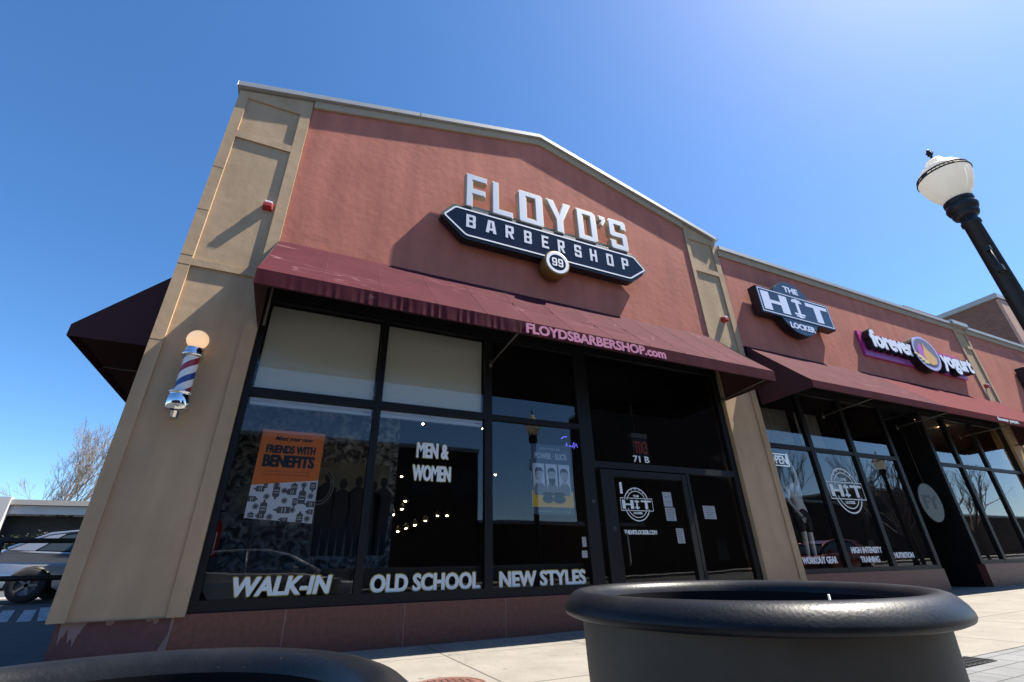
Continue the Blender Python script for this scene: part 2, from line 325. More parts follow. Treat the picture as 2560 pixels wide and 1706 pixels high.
def thing(name, label, cat, loc=(0, 0, 0), group=None):
    o = bpy.data.objects.new(name, None); o.empty_display_size = .2; o.location = loc; col.objects.link(o); return tag(o, label, cat, group)
def dup(o, parent=None):
    c = o.copy(); col.objects.link(c)
    if parent is not None: c.parent = parent
    for ch in [x for x in list(bpy.data.objects) if x.parent == o]: dup(ch, c)
    return c
def struct(o): o['kind'] = 'structure'; return o

# block letters on a unit-height grid: (outline, holes), nominal width .62
W_, S_ = .62, .2
def glyphs(w=.62, s=.2):
    h = {}
    h['F'] = ([(0, 0), (s, 0), (s, .40), (w*.93, .40), (w*.93, .58), (s, .58), (s, .82), (w, .82), (w, 1), (0, 1)], [])
    h['L'] = ([(0, 0), (w, 0), (w, .18), (s, .18), (s, 1), (0, 1)], [])
    h['O'] = ([(.05, 0), (w-.05, 0), (w, .05), (w, .95), (w-.05, 1), (.05, 1), (0, .95), (0, .05)], [[(s, .17), (w-s, .17), (w-s, .83), (s, .83)]])
    h['Y'] = ([(w/2-s/2, 0), (w/2+s/2, 0), (w/2+s/2, .40), (w+.04, 1), (w-.17, 1), (w/2, .60), (.17, 1), (-.04, 1), (w/2-s/2, .40)], [])
    h['D'] = ([(0, 0), (w-.1, 0), (w, .08), (w, .92), (w-.1, 1), (0, 1)], [[(s, .17), (w-s, .17), (w-s, .83), (s, .83)]])
    h["'"] = ([(.04, .68), (.15, .68), (.26, .84), (.26, 1), (0.02, 1), (.02, .84), (.1, .84)], [])
    h['S'] = ([(.06, 0), (w-.06, 0), (w, .06), (w, .52), (w-.06, .58), (s, .58), (s, .82), (w-s, .82), (w-s, .70), (w, .70), (w, .94), (w-.06, 1), (.06, 1), (0, .94), (0, .46), (.06, .40), (w-s, .40), (w-s, .18), (s, .18), (s, .30), (0, .30), (0, .06)], [])
    h['B'] = ([(0, 0), (w-.07, 0), (w, .07), (w, .44), (w-.06, .5), (w, .56), (w, .93), (w-.07, 1), (0, 1)], [[(s, .17), (w-s, .17), (w-s, .42), (s, .42)], [(s, .58), (w-s, .58), (w-s, .83), (s, .83)]])
    h['A'] = ([(-.03, 0), (s-.02, 0), (s+.02, .2), (w-s-.02, .2), (w-s+.02, 0), (w+.03, 0), (w-.12, 1), (.12, 1)], [[(s+.05, .37), (w-s-.05, .37), (w/2+.035, .84), (w/2-.035, .84)]])
    h['R'] = ([(0, 0), (s, 0), (s, .38), (w*.40, .38), (w-s, 0), (w+.01, 0), (w-.17, .40), (w-.06, .42), (w, .5), (w, .93), (w-.07, 1), (0, 1)], [[(s, .55), (w-s, .55), (w-s, .83), (s, .83)]])
    h['E'] = ([(0, 0), (w, 0), (w, .17), (s, .17), (s, .41), (w*.88, .41), (w*.88, .59), (s, .59), (s, .83), (w, .83), (w, 1), (0, 1)], [])
    h['H'] = ([(0, 0), (s, 0), (s, .41), (w-s, .41), (w-s, 0), (w, 0), (w, 1), (w-s, 1), (w-s, .59), (s, .59), (s, 1), (0, 1)], [])
    h['P'] = ([(0, 0), (s, 0), (s, .38), (w-.07, .38), (w, .46), (w, .93), (w-.07, 1), (0, 1)], [[(s, .55), (w-s, .55), (w-s, .83), (s, .83)]])
    h['9'] = ([(.1, 0), (w-.1, 0), (w, .1), (w, .9), (w-.1, 1), (.1, 1), (0, .9), (0, .47), (.1, .38), (w-s, .38), (w-s, .17), (s, .17), (s, .26), (0, .26), (0, .1)], [[(s, .54), (w-s, .54), (w-s, .83), (s, .83)]])
    h['T'] = ([(w/2-s/2, 0), (w/2+s/2, 0), (w/2+s/2, .8), (w, .8), (w, 1), (0, 1), (0, .8), (w/2-s/2, .8)], [])
    return h
def gfit(g, x0, x1, z0, z1, w=.62):
    o, h = g; f = lambda p: (x0+(x1-x0)*p[0]/w, z0+(z1-z0)*p[1]); return [f(p) for p in o], [[f(p) for p in l] for l in h]
def inset(poly, d):
    n = len(poly); A = sum(poly[i][0]*poly[(i+1) % n][1]-poly[(i+1) % n][0]*poly[i][1] for i in range(n)); sg = 1 if A > 0 else -1; out = []
    for i in range(n):
        p0, p1, p2 = Vector(poly[i-1]), Vector(poly[i]), Vector(poly[(i+1) % n])
        a = (p1-p0).normalized(); b = (p2-p1).normalized(); na = Vector((-a.y, a.x))*sg; nb = Vector((-b.y, b.x))*sg
        k = 1+na.dot(nb); q = p1+(na+nb)*d/max(k, .3); out.append((q.x, q.y))
    return out

# ------------------------------------------------------------------ ground
def gz(x, y):
    z = 0.
    if x > 3: z += .0135*(x-3)
    if x < -1.6 or y > .3:
        if x < -1.6: z += .04*max(0, min(y, 10))
    return z
def sheet(name, m, x0, x1, y0, y1, dz, nx, ny, fz):
    b = MB(); vs = []; fs = []
    for j in range(ny+1):
        for i in range(nx+1):
            x = x0+(x1-x0)*i/nx; y = y0+(y1-y0)*j/ny; vs.append((x, y, fz(x, y)+dz))
    for j in range(ny):
        for i in range(nx): a = j*(nx+1)+i; fs.append((a, a+1, a+nx+2, a+nx+1))
    b.add(vs, fs); return struct(b.build(name, m))
# wide ground to the horizon
b = MB(); b.add([(-900, -900, -.45), (900, -900, -.45), (900, 900, -.45), (-900, 900, -.45)], [(0, 1, 2, 3)]); struct(b.build('ground', M['asphalt']))
slope = lambda x, y: .0135*max(0, x-3)
# the sidewalk before the shops with its kerb
def strip_solid(name, m, x0, x1, y0, y1, top, bot, n=30):
    b = MB(); vs = []; fs = []
    for i in range(n+1):
        x = x0+(x1-x0)*i/n; z = slope(x, 0)
        vs += [(x, y0, z+top), (x, y1, z+top), (x, y0, z+bot), (x, y1, z+bot)]
    for i in range(n):
        a = i*4; c = a+4
        fs += [(a, c, c+1, a+1), (a, a+2, c+2, c), (a+1, c+1, c+3, a+3)]
    fs += [(0, 1, 3, 2), (n*4, n*4+2, n*4+3, n*4+1)]
    b.add(vs, fs); return struct(b.build(name, m))
strip_solid('sidewalk', M['walk'], -1.8, 70, -3.52, 1.3, 0, -.4)
strip_solid('paver_strip', M['paver'], -1.8, 70, -6.1, -3.525, -.003, -.4)
strip_solid('kerb', M['concrete_plain'], -1.8, 70, -6.28, -6.105, -.002, -.4)
b = MB(); vs = []; fs = []
sheet('road', M['asphalt'], -60, 90, -20.5, -6.285, -.15, 40, 4, slope)
strip_solid('far_sidewalk', M['walk'], -60, 90, -25, -20.52, 0, -.4)
# side street and car park on the left, climbing away from the camera
sheet('side_street', M['asphalt'], -70, -1.805, -6.28, 60, -.02, 60, 44, lambda x, y: .04*max(0, min(y, 10)))
lz = lambda y: .04*max(0, min(y, 10))-.016
for (xa, ya, xb, yb) in ((-3.9, 5.1, -4.6, 7.3), (-3.58, 5.0, -4.25, 7.2), (-3.32, 5.0, -4.15, 7.6)):
    b = MB(); wd = .09
    b.add([(xa-wd, ya, lz(ya)), (xa+wd, ya, lz(ya)), (xb+wd, yb, lz(yb)), (xb-wd, yb, lz(yb))], [(0, 1, 2, 3)]); struct(b.build('road_marking', M['paint']))
b = MB(); b.add([(-12, 11.6, lz(11.6)), (-2, 11.6, lz(11.6)), (-2, 14.5, lz(14.5)), (-12, 14.5, lz(14.5))], [(0, 1, 2, 3)]); struct(b.build('concrete_apron', M['concrete_plain']))

# ------------------------------------------------------------------ the gabled shop building
B = thing('shop_building', 'gabled red stucco shop building with tan corner pilasters and big black framed windows', 'building', (3.2, 0, 0))
def zc(x): return 7.60+(8.98-7.60)*(x+1.80)/(3.55+1.80) if x < 3.55 else 8.98-(8.98-7.66)*(x-3.55)/(8.22-3.55)
wl = MB()
wl.poly([(-.75, 4.94), (7.26, 4.94), (7.26, zc(7.26)-.02), (3.55, zc(3.55)-.02), (-.75, zc(-.75)-.02)], y0=0, y1=.3)
wl.build('wall', M['red'], B)
b = MB(); b.box(-1.785, -1.55, .3, 1.0, -.4, 7.3); b.box(-1.785, -1.55, 1.0, 16, -.4, 5.9); b.box(8.0, 8.2, .3, 16, 4.2, 7.3); b.box(-1.55, 8.0, 15.8, 16, -.4, 7.3); b.build('side_wall', M['tan'], B)
b = MB(); b.box(-1.55, 8.0, 1.0, 15.8, 5.6, 5.75); b.box(-1.55, 8.0, .85, 1.0, 5.6, 7.3); b.build('roof', M['cap'], B)
def pilaster(x0, x1, xi0, xi1, zb, rails, ztop0, ztop1, par, name='pilaster', fl=-.03, rec=.0, flo=None):
    zt = lambda x: ztop0+(ztop1-ztop0)*(x-x0)/(x1-x0)
    p = MB()
    p.poly([(x0, zb), (xi0, zb), (xi0, zt(xi0)), (x0, zt(x0))], y0=fl, y1=.3)
    p.poly([(xi1, zb), (x1, zb), (x1, zt(x1)), (xi1, zt(xi1))], y0=fl, y1=.3)
    for k, (a, c) in enumerate(rails):
        if c is None: p.poly([(xi0, a), (xi1, a), (xi1, zt(xi1)), (xi0, zt(xi0))], y0=fl+.001, y1=.28)
        else: p.box(xi0, xi1, fl+.001, .28, a, c)
    for k in range(len(rails)-1):
        c = rails[k][1]; a = rails[k+1][0]; p.box(xi0, xi1, rec, .28, c, a)
    return p.build(name, M['tan'], par, bevel=.004)
pilaster(-1.79, -.755, -1.655, -.905, .40, [(.40, .401), (4.27, 4.37), (6.60, 6.73), (7.46, None)], zc(-1.79)-.03, zc(-.755)-.03, B)
pilaster(7.265, 8.21, 7.36, 8.06, .05, [(.05, .051), (4.27, 4.37), (6.62, 6.74), (7.50, None)], zc(7.265)-.03, zc(8.21)-.03, B)
# expansion joints scored into the left pilaster edge
dj = mat('dark_joint', (.12, .085, .05), .9)
for z in (5.93, 5.15, 4.40, 4.26, 3.2): b = MB(); b.box(-1.7895, -1.66, -.0315, -.0295, z, z+.008); b.build('control_joint', dj, B)
# coping along the gable and the trim board under it
def strip_along(pts, h0, h1, y0, y1, m, name, par):
    b = MB(); vs = []; fs = []
    for x, z in pts: vs += [(x, y0, z+h0), (x, y0, z+h1), (x, y1, z+h1), (x, y1, z+h0)]
    for i in range(len(pts)-1):
        a = i*4; c = a+4
        for k in range(4): fs.append((a+k, a+(k+1) % 4, c+(k+1) % 4, c+k)[::-1])
    fs += [(0, 1, 2, 3)[::-1], tuple(len(vs)-4+k for k in range(4))]
    b.add(vs, fs); return b.build(name, m, par, bevel=.004)
gp = [(-1.83, zc(-1.80)), (3.55, zc(3.55)), (8.24, zc(8.22))]
strip_along(gp, -.01, .085, -.10, .36, M['cap'], 'coping', B)
strip_along([(-.74, zc(-.74)), (3.55, zc(3.55)), (7.25, zc(7.25))], -.17, -.011, -.045, -.002, M['trim'], 'fascia_trim', B)
for x in (1.0, 5.9):
    b = MB(); b.box(x, x+.012, -.1015, -.0995, zc(x)-.008, zc(x)+.083)
    b.build('coping_joint', M['black'], B)
# red granite base
xs = [-.845, .135, 1.37, 2.62, 3.95]
for i in range(4): b = MB(); b.box(xs[i]+.005, xs[i+1]-.005, .0, .30, -.1, .42); b.build('base_slab', M['granite'], B)
b = MB(); b.box(-1.72, -.86, .012, .30, -.1, .399); b.build('pilaster_base', mat('dark_red_base', (.10, .04, .036), .6, var=.25, vscale=7), B)
b = MB()
for x in xs[1:4]: b.box(x-.005, x+.005, .003, .2, -.1, .419)
b.poly([(-.86, -.1), (-.85, -.1), (-.838, .418), (-.86, .395)], y0=.001, y1=.1); b.poly([(-.93, .08), (-.862, .08), (-.862, .26), (-.89, .20)], y0=.009, y1=.0119)
for k in range(16):
    x = random.choice((-1.66, -1.62, -1.58, -1.3, -1.0, -.95)) + random.uniform(-.05, .05); l = random.uniform(.02, .12)*(1.6 if x < -1.5 else .6)
    b.poly([(x-random.uniform(.012, .045), .398), (x-random.uniform(.01, .02), .398-l*.7), (x, .398-l), (x+random.uniform(.01, .03), .398-l*.5), (x+random.uniform(.015, .05), .398)], y0=.0095-k*.0001, y1=.0118)
b.build('flaked_paint', M['joint'], B)
# window head panel behind the awning
b = MB(); b.box(-.75, 7.26, .02, .3, 4.06, 4.939); b.build('head_panel', M['frame'], B)

def window(par, name, x0, x1, z0, z1, rails, fw0, fw1, y=.035, d=.1, sill=None):
    """one framed bay: frame mesh and panes between the rails"""
    f = MB(); f.box(x0, x0+fw0, y, y+d, z0, z1); f.box(x1-fw1, x1, y, y+d, z0, z1)
    xa, xb = x0+fw0, x1-fw1
    zs = []
    for a, c in rails: f.box(xa, xb, y+.003, y+d-.003, a, c)
    o = f.build(name, None, par); o.data.materials.append(M['frame'])
    ps = []
    for k in range(len(rails)-1):
        zb, zt = rails[k][1], rails[k+1][0]
        g = MB(); yy = y+.045; g.add([(xa, yy, zb), (xb, yy, zb), (xb, yy, zt), (xa, yy, zt)], [(0, 1, 2, 3)])
        ps.append(g.build('pane', M['glass'], o))
    return o, ps
RL = [(.40, .53), (2.69, 2.79), (4.03, 4.06)]
w1, p1 = window(B, 'window', -.75, .83, .42, 4.06, [(.421, .53), (2.69, 2.79), (4.0, 4.059)], .07, .045)
w2, p2 = window(B, 'window', .831, 2.41, .42, 4.06, [(.421, .53), (2.69, 2.79), (4.0, 4.059)], .045, .055)
w3, p3 = window(B, 'window', 2.411, 4.14, .42, 4.06, [(.421, .53), (2.70, 2.78), (4.0, 4.059)], .055, .19)
# entry bay
dr = MB(); dr.box(4.26, 4.50, .035, .135, 0.02, 2.10); dr.box(4.505, 5.88, .04, .13, .02, .24); dr.box(4.505, 5.88, .04, .13, 2.0, 2.10); dr.box(5.88, 5.98, .035, .135, .02, 2.10)
door = dr.build('door', M['frame'], B)
g = MB(); g.add([(4.5, .08, .24), (5.88, .08, .24), (5.88, .08, 2.0), (4.5, .08, 2.0)], [(0, 1, 2, 3)]); g.build('pane', M['glass'], door)
b = MB(); b.tube([(4.56, -.02, .75), (4.56, -.05, .80), (4.56, -.05, 1.12), (4.56, -.02, 1.17)], .013); b.build('handle', M['steel'], door)
for x, z in ((4.40, 1.48), (4.40, 1.24), (4.08, 1.61)):
    b = MB(); b.ring(x, z, .034, .034, .012, .026, .034, 18); b.ell(x, z, .015, .015, .024, .034, 12)
    b.build('lock', M['chrome'], door)
tf = MB(); tf.box(4.145, 7.25, .04, .13, 2.12, 2.22); tf.box(6.0, 6.06, .04, .13, 0.02, 2.118); tf.box(7.13, 7.25, .04, .13, .02, 2.118); tf.box(4.145, 4.16, .04, .13, .02, 2.118)
tf.box(6.065, 7.125, .04, .13, .02, .16); tf.box(4.145, 4.19, .04, .13, 2.222, 4.055); tf.box(7.13, 7.25, .04, .13, 2.222, 4.055)
fr = tf.build('entry_frame', M['frame'], B)
for (a, c, z0, z1) in ((4.19, 7.13, 2.22, 4.055), (6.06, 7.13, .16, 2.12), (4.16, 4.26, .05, 2.12)):
    g = MB(); g.add([(a, .08, z0), (c, .08, z0), (c, .08, z1), (a, .08, z1)], [(0, 1, 2, 3)]); g.build('pane', M['glass'], fr)
# shop interior shell
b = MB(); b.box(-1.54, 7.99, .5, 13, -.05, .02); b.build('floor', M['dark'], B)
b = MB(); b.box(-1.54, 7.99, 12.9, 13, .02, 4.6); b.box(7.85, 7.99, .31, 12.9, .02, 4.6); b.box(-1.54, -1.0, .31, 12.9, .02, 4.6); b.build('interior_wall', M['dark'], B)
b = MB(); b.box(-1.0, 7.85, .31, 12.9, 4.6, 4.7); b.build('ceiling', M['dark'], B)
b = MB(); b.box(-.67, 3.94, .22, .30, .43, .79); b.build('window_ledge', M['black'], B)
# blinds
for (a, c) in ((-.66, .77), (.89, 2.34)):
    for nm, z0, z1, yy, mm in (('blind', 2.81, 3.99, .16, M['blind']), ('blind_rail', 2.60, 2.685, .13, M['cassette'])):
        b = MB()
        if nm == 'blind': b.box(a, c, yy, yy+.004, z0, z1); b.box(a, c, yy-.008, yy+.012, z0-.012, z0+.012)
        else:
            b.box(a, c, yy, yy+.05, z0, z0+.045); b.box(a, c, yy-.012, yy+.05, z0+.047, z1)
        o = b.build(nm, mm, B)
    b = MB(); b.box(c-.11, c-.03, .116, .1175, 2.635, 2.645); b.build('red_tag', M['redpaint'], B)

# vinyl lettering on the glass (each a piece of its own pane)
def vinyl(par, body, x0, x1, z0, z1, y=.077, shear=0, bold=.006, edge=.009, m='whitevinyl', e='gold'):
    b = MB(); b.text(body, x0-edge, x1+edge, z0-edge, z1+edge, y+.0008, .0002, .02, bold+edge*.55, shear); o = b.build('lettering_edge', M[e], par)
    b = MB(); b.text(body, x0, x1, z0, z1, y-.0015, .0002, .02, bold, shear); return b.build('lettering', M[m], par)
vinyl(w1, 'WALK-IN', -.42, .55, .55, .725, shear=.12)
vinyl(w2, 'OLD SCHOOL', .97, 2.31, .535, .715)
vinyl(w3, 'NEW STYLES', 2.57, 3.86, .535, .71)
vinyl(w2, 'MEN &', 1.40, 1.84, 2.09, 2.285, bold=.006, edge=.007)
vinyl(w2, 'WOMEN', 1.36, 1.88, 1.795, 1.99, bold=.006, edge=.007)
def plain(par, body, x0, x1, z0, z1, m, y=.074, bold=.003, off=.01, shear=0, name='lettering', d=.001): 
    b = MB(); b.text(body, x0, x1, z0, z1, y, d, off, bold, shear); return b.build(name, m, par)
plain(fr, '71 B', 4.96, 5.29, 2.255, 2.36, M['whitevinyl'], bold=.004)
plain(door, 'THEHITLOCKER.COM', 4.60, 5.22, 1.165, 1.225, M['whitevinyl'], bold=.004)
def hit_badge(par, cx, cz, s, y, m):
    b = MB()
    for rr, ww in ((.5, .03), (.40, .022)):
        b.ring(cx, cz, rr*s*.98, rr*s, ww*s, y, y+.001, 40, 18, 162); b.ring(cx, cz, rr*s*.98, rr*s, ww*s, y, y+.001, 40, 198, 342)
    b.rect(cx-.62*s, cx+.62*s, cz+.165*s, cz+.185*s, y, y+.001); b.rect(cx-.62*s, cx+.62*s, cz-.2*s, cz-.18*s, y, y+.001)
    b.rect(cx-.62*s, cx-.605*s, cz-.18*s, cz+.165*s, y, y+.001); b.rect(cx+.605*s, cx+.62*s, cz-.18*s, cz+.165*s, y, y+.001)
    g = glyphs(.62, .17)
    for ch, a, c in (('H', -.56, -.13), ('T', .16, .56)):
        o, h = gfit(g[ch], cx+a*s, cx+c*s, cz-.14*s, cz+.12*s); b.poly(o, h, y, y+.001)
    b.rect(cx-.03*s, cx+.03*s, cz-.15*s, cz+.13*s, y, y+.001)
    for q in (.06, -.12): b.rect(cx-.09*s, cx-.032*s, cz+q*s, cz+(q+.04)*s, y, y+.001); b.rect(cx+.032*s, cx+.09*s, cz+q*s, cz+(q+.04)*s, y, y+.001)
    b.text('THE', cx-.11*s, cx+.11*s, cz+.21*s, cz+.27*s, y, .001, .02, .003); b.text('LOCKER', cx-.17*s, cx+.17*s, cz-.29*s, cz-.23*s, y, .001, .02, .003)
    for k in range(5):
        t = R(50+20*k); x, z = cx+.445*s*math.cos(t), cz+.445*s*math.sin(t)
        b.poly([(x+(.03 if i % 2 == 0 else .013)*s*math.cos(R(90+36*i)), z+(.03 if i % 2 == 0 else .013)*s*math.sin(R(90+36*i))) for i in range(10)], y0=y, y1=y+.001)
    return b.build('badge_decal', m, par)
hit_badge(door, 4.91, 1.60, .5, .074, M['whitevinyl'])
# ------------------------------------------------------------------ posters and papers on the glass
M['orange'] = mat('orange_poster_ink', (.85, .21, .025), .55); M['paper'] = mat('white_paper', (.78, .82, .88), .6); M['ink'] = mat('black_ink', (.012, .014, .018), .5)
M['greyink'] = mat('grey_ink', (.10, .11, .115), .5)
T = thing('poster', 'orange and white poster with bold black words above small dark bottles', 'poster', (-.1, .1, 1.3))
y = .10
b = MB(); b.poly([(-.45, 1.31), (.25, 1.26), (.245, 2.30), (-.445, 2.30)], y0=y, y1=y+.002); b.build('sheet', M['paper'], T)
b = MB(); b.poly([(-.447, 1.66), (.247, 1.74), (.247, 2.302), (-.447, 2.302)], y0=y-.002, y1=y-.0005); b.build('orange_panel', M['orange'], T)
b = MB(); b.text('Meet your new', -.30, .12, 2.165, 2.235, y-.004, .001, .012, .002, .35); b.text('FRIENDS WITH', -.375, .165, 2.03, 2.125, y-.004, .001, .02, .004)
b.text('BENEFITS', -.385, .175, 1.87, 2.01, y-.004, .001, .03, .006); b.text('a small thank you for your friends', -.34, .13, 1.81, 1.83, y-.004, .001); b.text('ask your barber for more about it today', -.36, .15, 1.775, 1.795, y-.004, .001)
b.build('lettering', M['ink'], T)
bt = MB(); yy = y-.002
def bottle(cx, cz, a, l, wd):
    ca, sa = math.cos(a), math.sin(a); q = lambda u, v: (cx+u*ca-v*sa, cz+u*sa+v*ca)
    bt.poly([q(-wd, -l), (q(wd, -l)), q(wd, l*.45), q(wd*.6, l*.62), q(.3*wd, l*.64), q(.3*wd, l), q(-.3*wd, l), q(-.3*wd, l*.64), q(-wd*.6, l*.62), q(-wd, l*.45)], [[q(-wd*.7, -l*.5), q(wd*.7, -l*.5), q(wd*.7, -l*.38), q(-wd*.7, -l*.38)], [q(-wd*.7, -.1*l), q(wd*.7, -.1*l), q(wd*.7, .0*l), q(-wd*.7, .0*l)]], yy, yy+.001)
rows = [(-.36, 1.62, 1.57, .055, .03), (-.30, 1.66, 0, .03, .02), (-.18, 1.58, 3.14, .07, .036), (-.03, 1.60, 1.57, .06, .034), (.10, 1.56, 0, .09, .038), (.2, 1.66, 3.14, .055, .034), (-.28, 1.43, 0, .075, .036), (-.09, 1.40, 1.57, .085, .036), (.03, 1.48, 3.14, .05, .025), (.19, 1.47, 1.57, .055, .034), (.11, 1.33, 0, .06, .034), (-.40, 1.51, 4.7, .05, .03), (-.3, 1.335, 1.57, .045, .028), (.0, 1.665, 0, .04, .034), (-.39, 1.345, 0, .03, .03), (-.06, 1.30, 1.57, .05, .02), (.2, 1.385, 1.57, .04, .026)]
for r in rows: bottle(*r)
for cx, cz in ((-.27, 1.54), (-.10, 1.61), (-.36, 1.43), (-.08, 1.50), (.1, 1.68), (.19, 1.56), (.02, 1.40), (-.2, 1.325), (.19, 1.31), (-.19, 1.67)):
    bt.ring(cx, cz, .032, .032, .006, yy, yy+.001, 20); bt.ell(cx, cz, .022, .022, yy, yy+.001, 16)
bt.build('bottle_pattern', M['greyink'], T)
# second poster: three men in grey tones above a yellow band
T = thing('poster', 'blue grey poster showing three men above a yellow band in the third window', 'poster', (3.44, .1, 1.42))
M['pblue'] = mat('slate_poster_ink', (.075, .12, .17), .55); M['pyel'] = mat('yellow_poster_ink', (.85, .56, .06), .55)
G1 = mat('poster_pale_grey', (.75, .80, .85), .55); G2 = mat('poster_mid_grey', (.26, .29, .33), .55); G3 = mat('poster_dark_grey', (.03, .035, .045), .55)
b = MB(); b.rect(3.10, 3.78, 1.42, 2.42, y, y+.002); b.build('sheet', M['pblue'], T)
b = MB(); b.rect(3.10, 3.78, 1.52, 1.74, y-.0015, y-.0005); b.build('yellow_band', M['pyel'], T)
b = MB(); b.text('BEHOLD', 3.25, 3.6, 2.34, 2.37, y-.004, .001, .005); b.text('POWER · SLICK', 3.16, 3.72, 2.2, 2.29, y-.004, .001, .012, .003); b.text('POWER SLICK  strong hold styling', 3.18, 3.70, 1.45, 1.47, y-.004, .001, .01); b.build('lettering', M['whitevinyl'], T)
b = MB()
for cx in (3.22, 3.435, 3.65): b.rect(cx-.095, cx+.095, 1.68, 2.13, y-.002, y-.0017)
b.build('portrait_ground', G1, T)
bd, bm_, bh = MB(), MB(), MB()
for k, cx in enumerate((3.225, 3.435, 3.645)):
    s = (-1, 0, 1)[k]
    bd.poly([(cx-.09, 1.68), (cx+.09, 1.68), (cx+.085, 1.80), (cx+.035, 1.86), (cx-.035, 1.86), (cx-.085, 1.80)], y0=y-.003, y1=y-.0024)
    bm_.ell(cx+.008*s, 1.96, .055, .085, y-.0038, y-.0032); bm_.rect(cx-.03, cx+.03, 1.84, 1.9, y-.0036, y-.0033); bm_.poly([(cx+s*.05, 1.955), (cx+s*.074, 1.935), (cx+s*.05, 1.925)] if s else [(cx-.01, 1.97), (cx+.012, 1.935), (cx-.012, 1.935)], y0=y-.004, y1=y-.0037)
    bh.poly([(cx-.062, 1.96), (cx-.066, 2.03), (cx-.04, 2.07), (cx+.03, 2.075), (cx+.066, 2.03), (cx+.06, 1.97), (cx+.048, 2.02), (cx-.045, 2.02)], y0=y-.0046, y1=y-.004)
    for e in ((-.022, .022) if s == 0 else (.03*s,)): bh.ell(cx+e, 1.975, .011, .005, y-.0046, y-.004, 10)
    bh.rect(cx-.02+.02*s, cx+.02+.02*s, 1.905, 1.912, y-.0046, y-.004)
    if k == 1: bh.poly([(cx-.058, 1.945), (cx-.045, 1.915), (cx+.045, 1.915), (cx+.058, 1.945), (cx+.05, 1.86), (cx, 1.81), (cx-.05, 1.86)], y0=y-.0052, y1=y-.0047)
bd.build('portrait_clothes', G2, T); bm_.build('portrait_face', mat('poster_light_grey', (.48, .51, .55), .55), T); bh.build('portrait_hair', G3, T)
b = MB()
for cx, r in ((3.35, .085), (3.54, .105)): b.ell(cx, 1.63, r, .06, y-.0062, y-.0055); b.ell(cx, 1.70, r, .03, y-.0068, y-.0062)
b.build('jar_picture', G3, T)
def notice(x0, x1, z0, z1, lab, lines=6, tilt=0, y=.10, cat='notice'):
    t = thing('paper_notice', lab, cat, ((x0+x1)/2, y, z0))
    q = lambda x, z: (x+tilt*(z-z0), z)
    b = MB(); b.poly([q(x0, z0), q(x1, z0), q(x1, z1), q(x0, z1)], y0=y, y1=y+.0015); b.build('sheet', M['paper'], t)
    b = MB()
    for k in range(lines):
        z = z1-(z1-z0)*(k+1)/(lines+1); a = random.uniform(.1, .2); c = random.uniform(.75, .9); h = (z1-z0)*.012
        b.poly([q(x0+(x1-x0)*a, z-h), q(x0+(x1-x0)*c, z-h), q(x0+(x1-x0)*c, z+h), q(x0+(x1-x0)*a, z+h)], y0=y-.002, y1=y-.0005)
    b.build('printed_lines', M['greyink'], t)
notice(5.47, 5.65, 1.585, 1.81, 'plain pale paper taped on the door glass above a lined sheet', 2, 0)
notice(5.475, 5.68, 1.37, 1.57, 'lined white sheet under a plain paper on the door glass', 7, 0)
notice(5.63, 5.78, 1.04, 1.26, 'white printed sheet lowest on the dark door glass', 6, 0)
notice(6.29, 6.56, 1.41, 1.62, 'white notice with two pins alone on dark entry glass', 5, 0)
notice(4.615, 4.66, 1.75, 1.92, 'narrow white sticker strip beside the door logo', 4, 0, .07, 'sticker')
notice(3.86, 3.93, 1.0, 1.13, 'small blue and white card sticker low in third window', 4, 0, .09, 'sticker')
notice(3.84, 3.93, .86, .95, 'grey card right under the blue and white sticker', 3, 0, .09, 'sticker')
# ------------------------------------------------------------------ interior things seen through the glass
T = thing('wall_mural', 'collage of grey music posters on the wall behind the first window', 'mural', (0, 2.5, .2))
mm = bpy.data.materials.new('mural_print'); t_, p_ = nodes(mm); L_ = t_.links.new
tc = t_.nodes.new('ShaderNodeTexCoord'); v = t_.nodes.new('ShaderNodeTexVoronoi'); v.distance = 'CHEBYCHEV'; v.inputs['Scale'].default_value = 2.2; L_(tc.outputs['Object'], v.inputs['Vector'])
n_ = t_.nodes.new('ShaderNodeTexNoise'); n_.inputs['Scale'].default_value = 7; n_.inputs['Detail'].default_value = 6; n_.inputs['Distortion'].default_value = 1.2; L_(tc.outputs['Object'], n_.inputs['Vector'])
cr = t_.nodes.new('ShaderNodeValToRGB'); cr.color_ramp.elements[0].position = .4; cr.color_ramp.elements[0].color = (.01, .012, .014, 1); cr.color_ramp.elements[1].position = .68; cr.color_ramp.elements[1].color = (.62, .64, .63, 1); L_(n_.outputs[0], cr.inputs[0])
mx = t_.nodes.new('ShaderNodeMix'); mx.data_type = 'RGBA'; mx.blend_type = 'MULTIPLY'; mx.inputs[0].default_value = .6; L_(cr.outputs[0], mx.inputs[6]); L_(v.outputs['Color'], mx.inputs[7]); 
hs = t_.nodes.new('ShaderNodeHueSaturation'); hs.inputs['Saturation'].default_value = .25; hs.inputs['Value'].default_value = 1.0; L_(mx.outputs[2], hs.inputs['Color']); L_(hs.outputs[0], p_.inputs['Base Color'])
b = MB(); b.box(-.99, 1.62, 2.5, 2.6, .03, 4.55); b.build('panel', mm, T)
b = MB(); b.rect(.35, 1.5, 1.0, 2.45, 2.49, 2.498); b.build('band_print', mat('khaki_print', (.20, .185, .14), .7, var=.5, vscale=3), T)
b = MB()
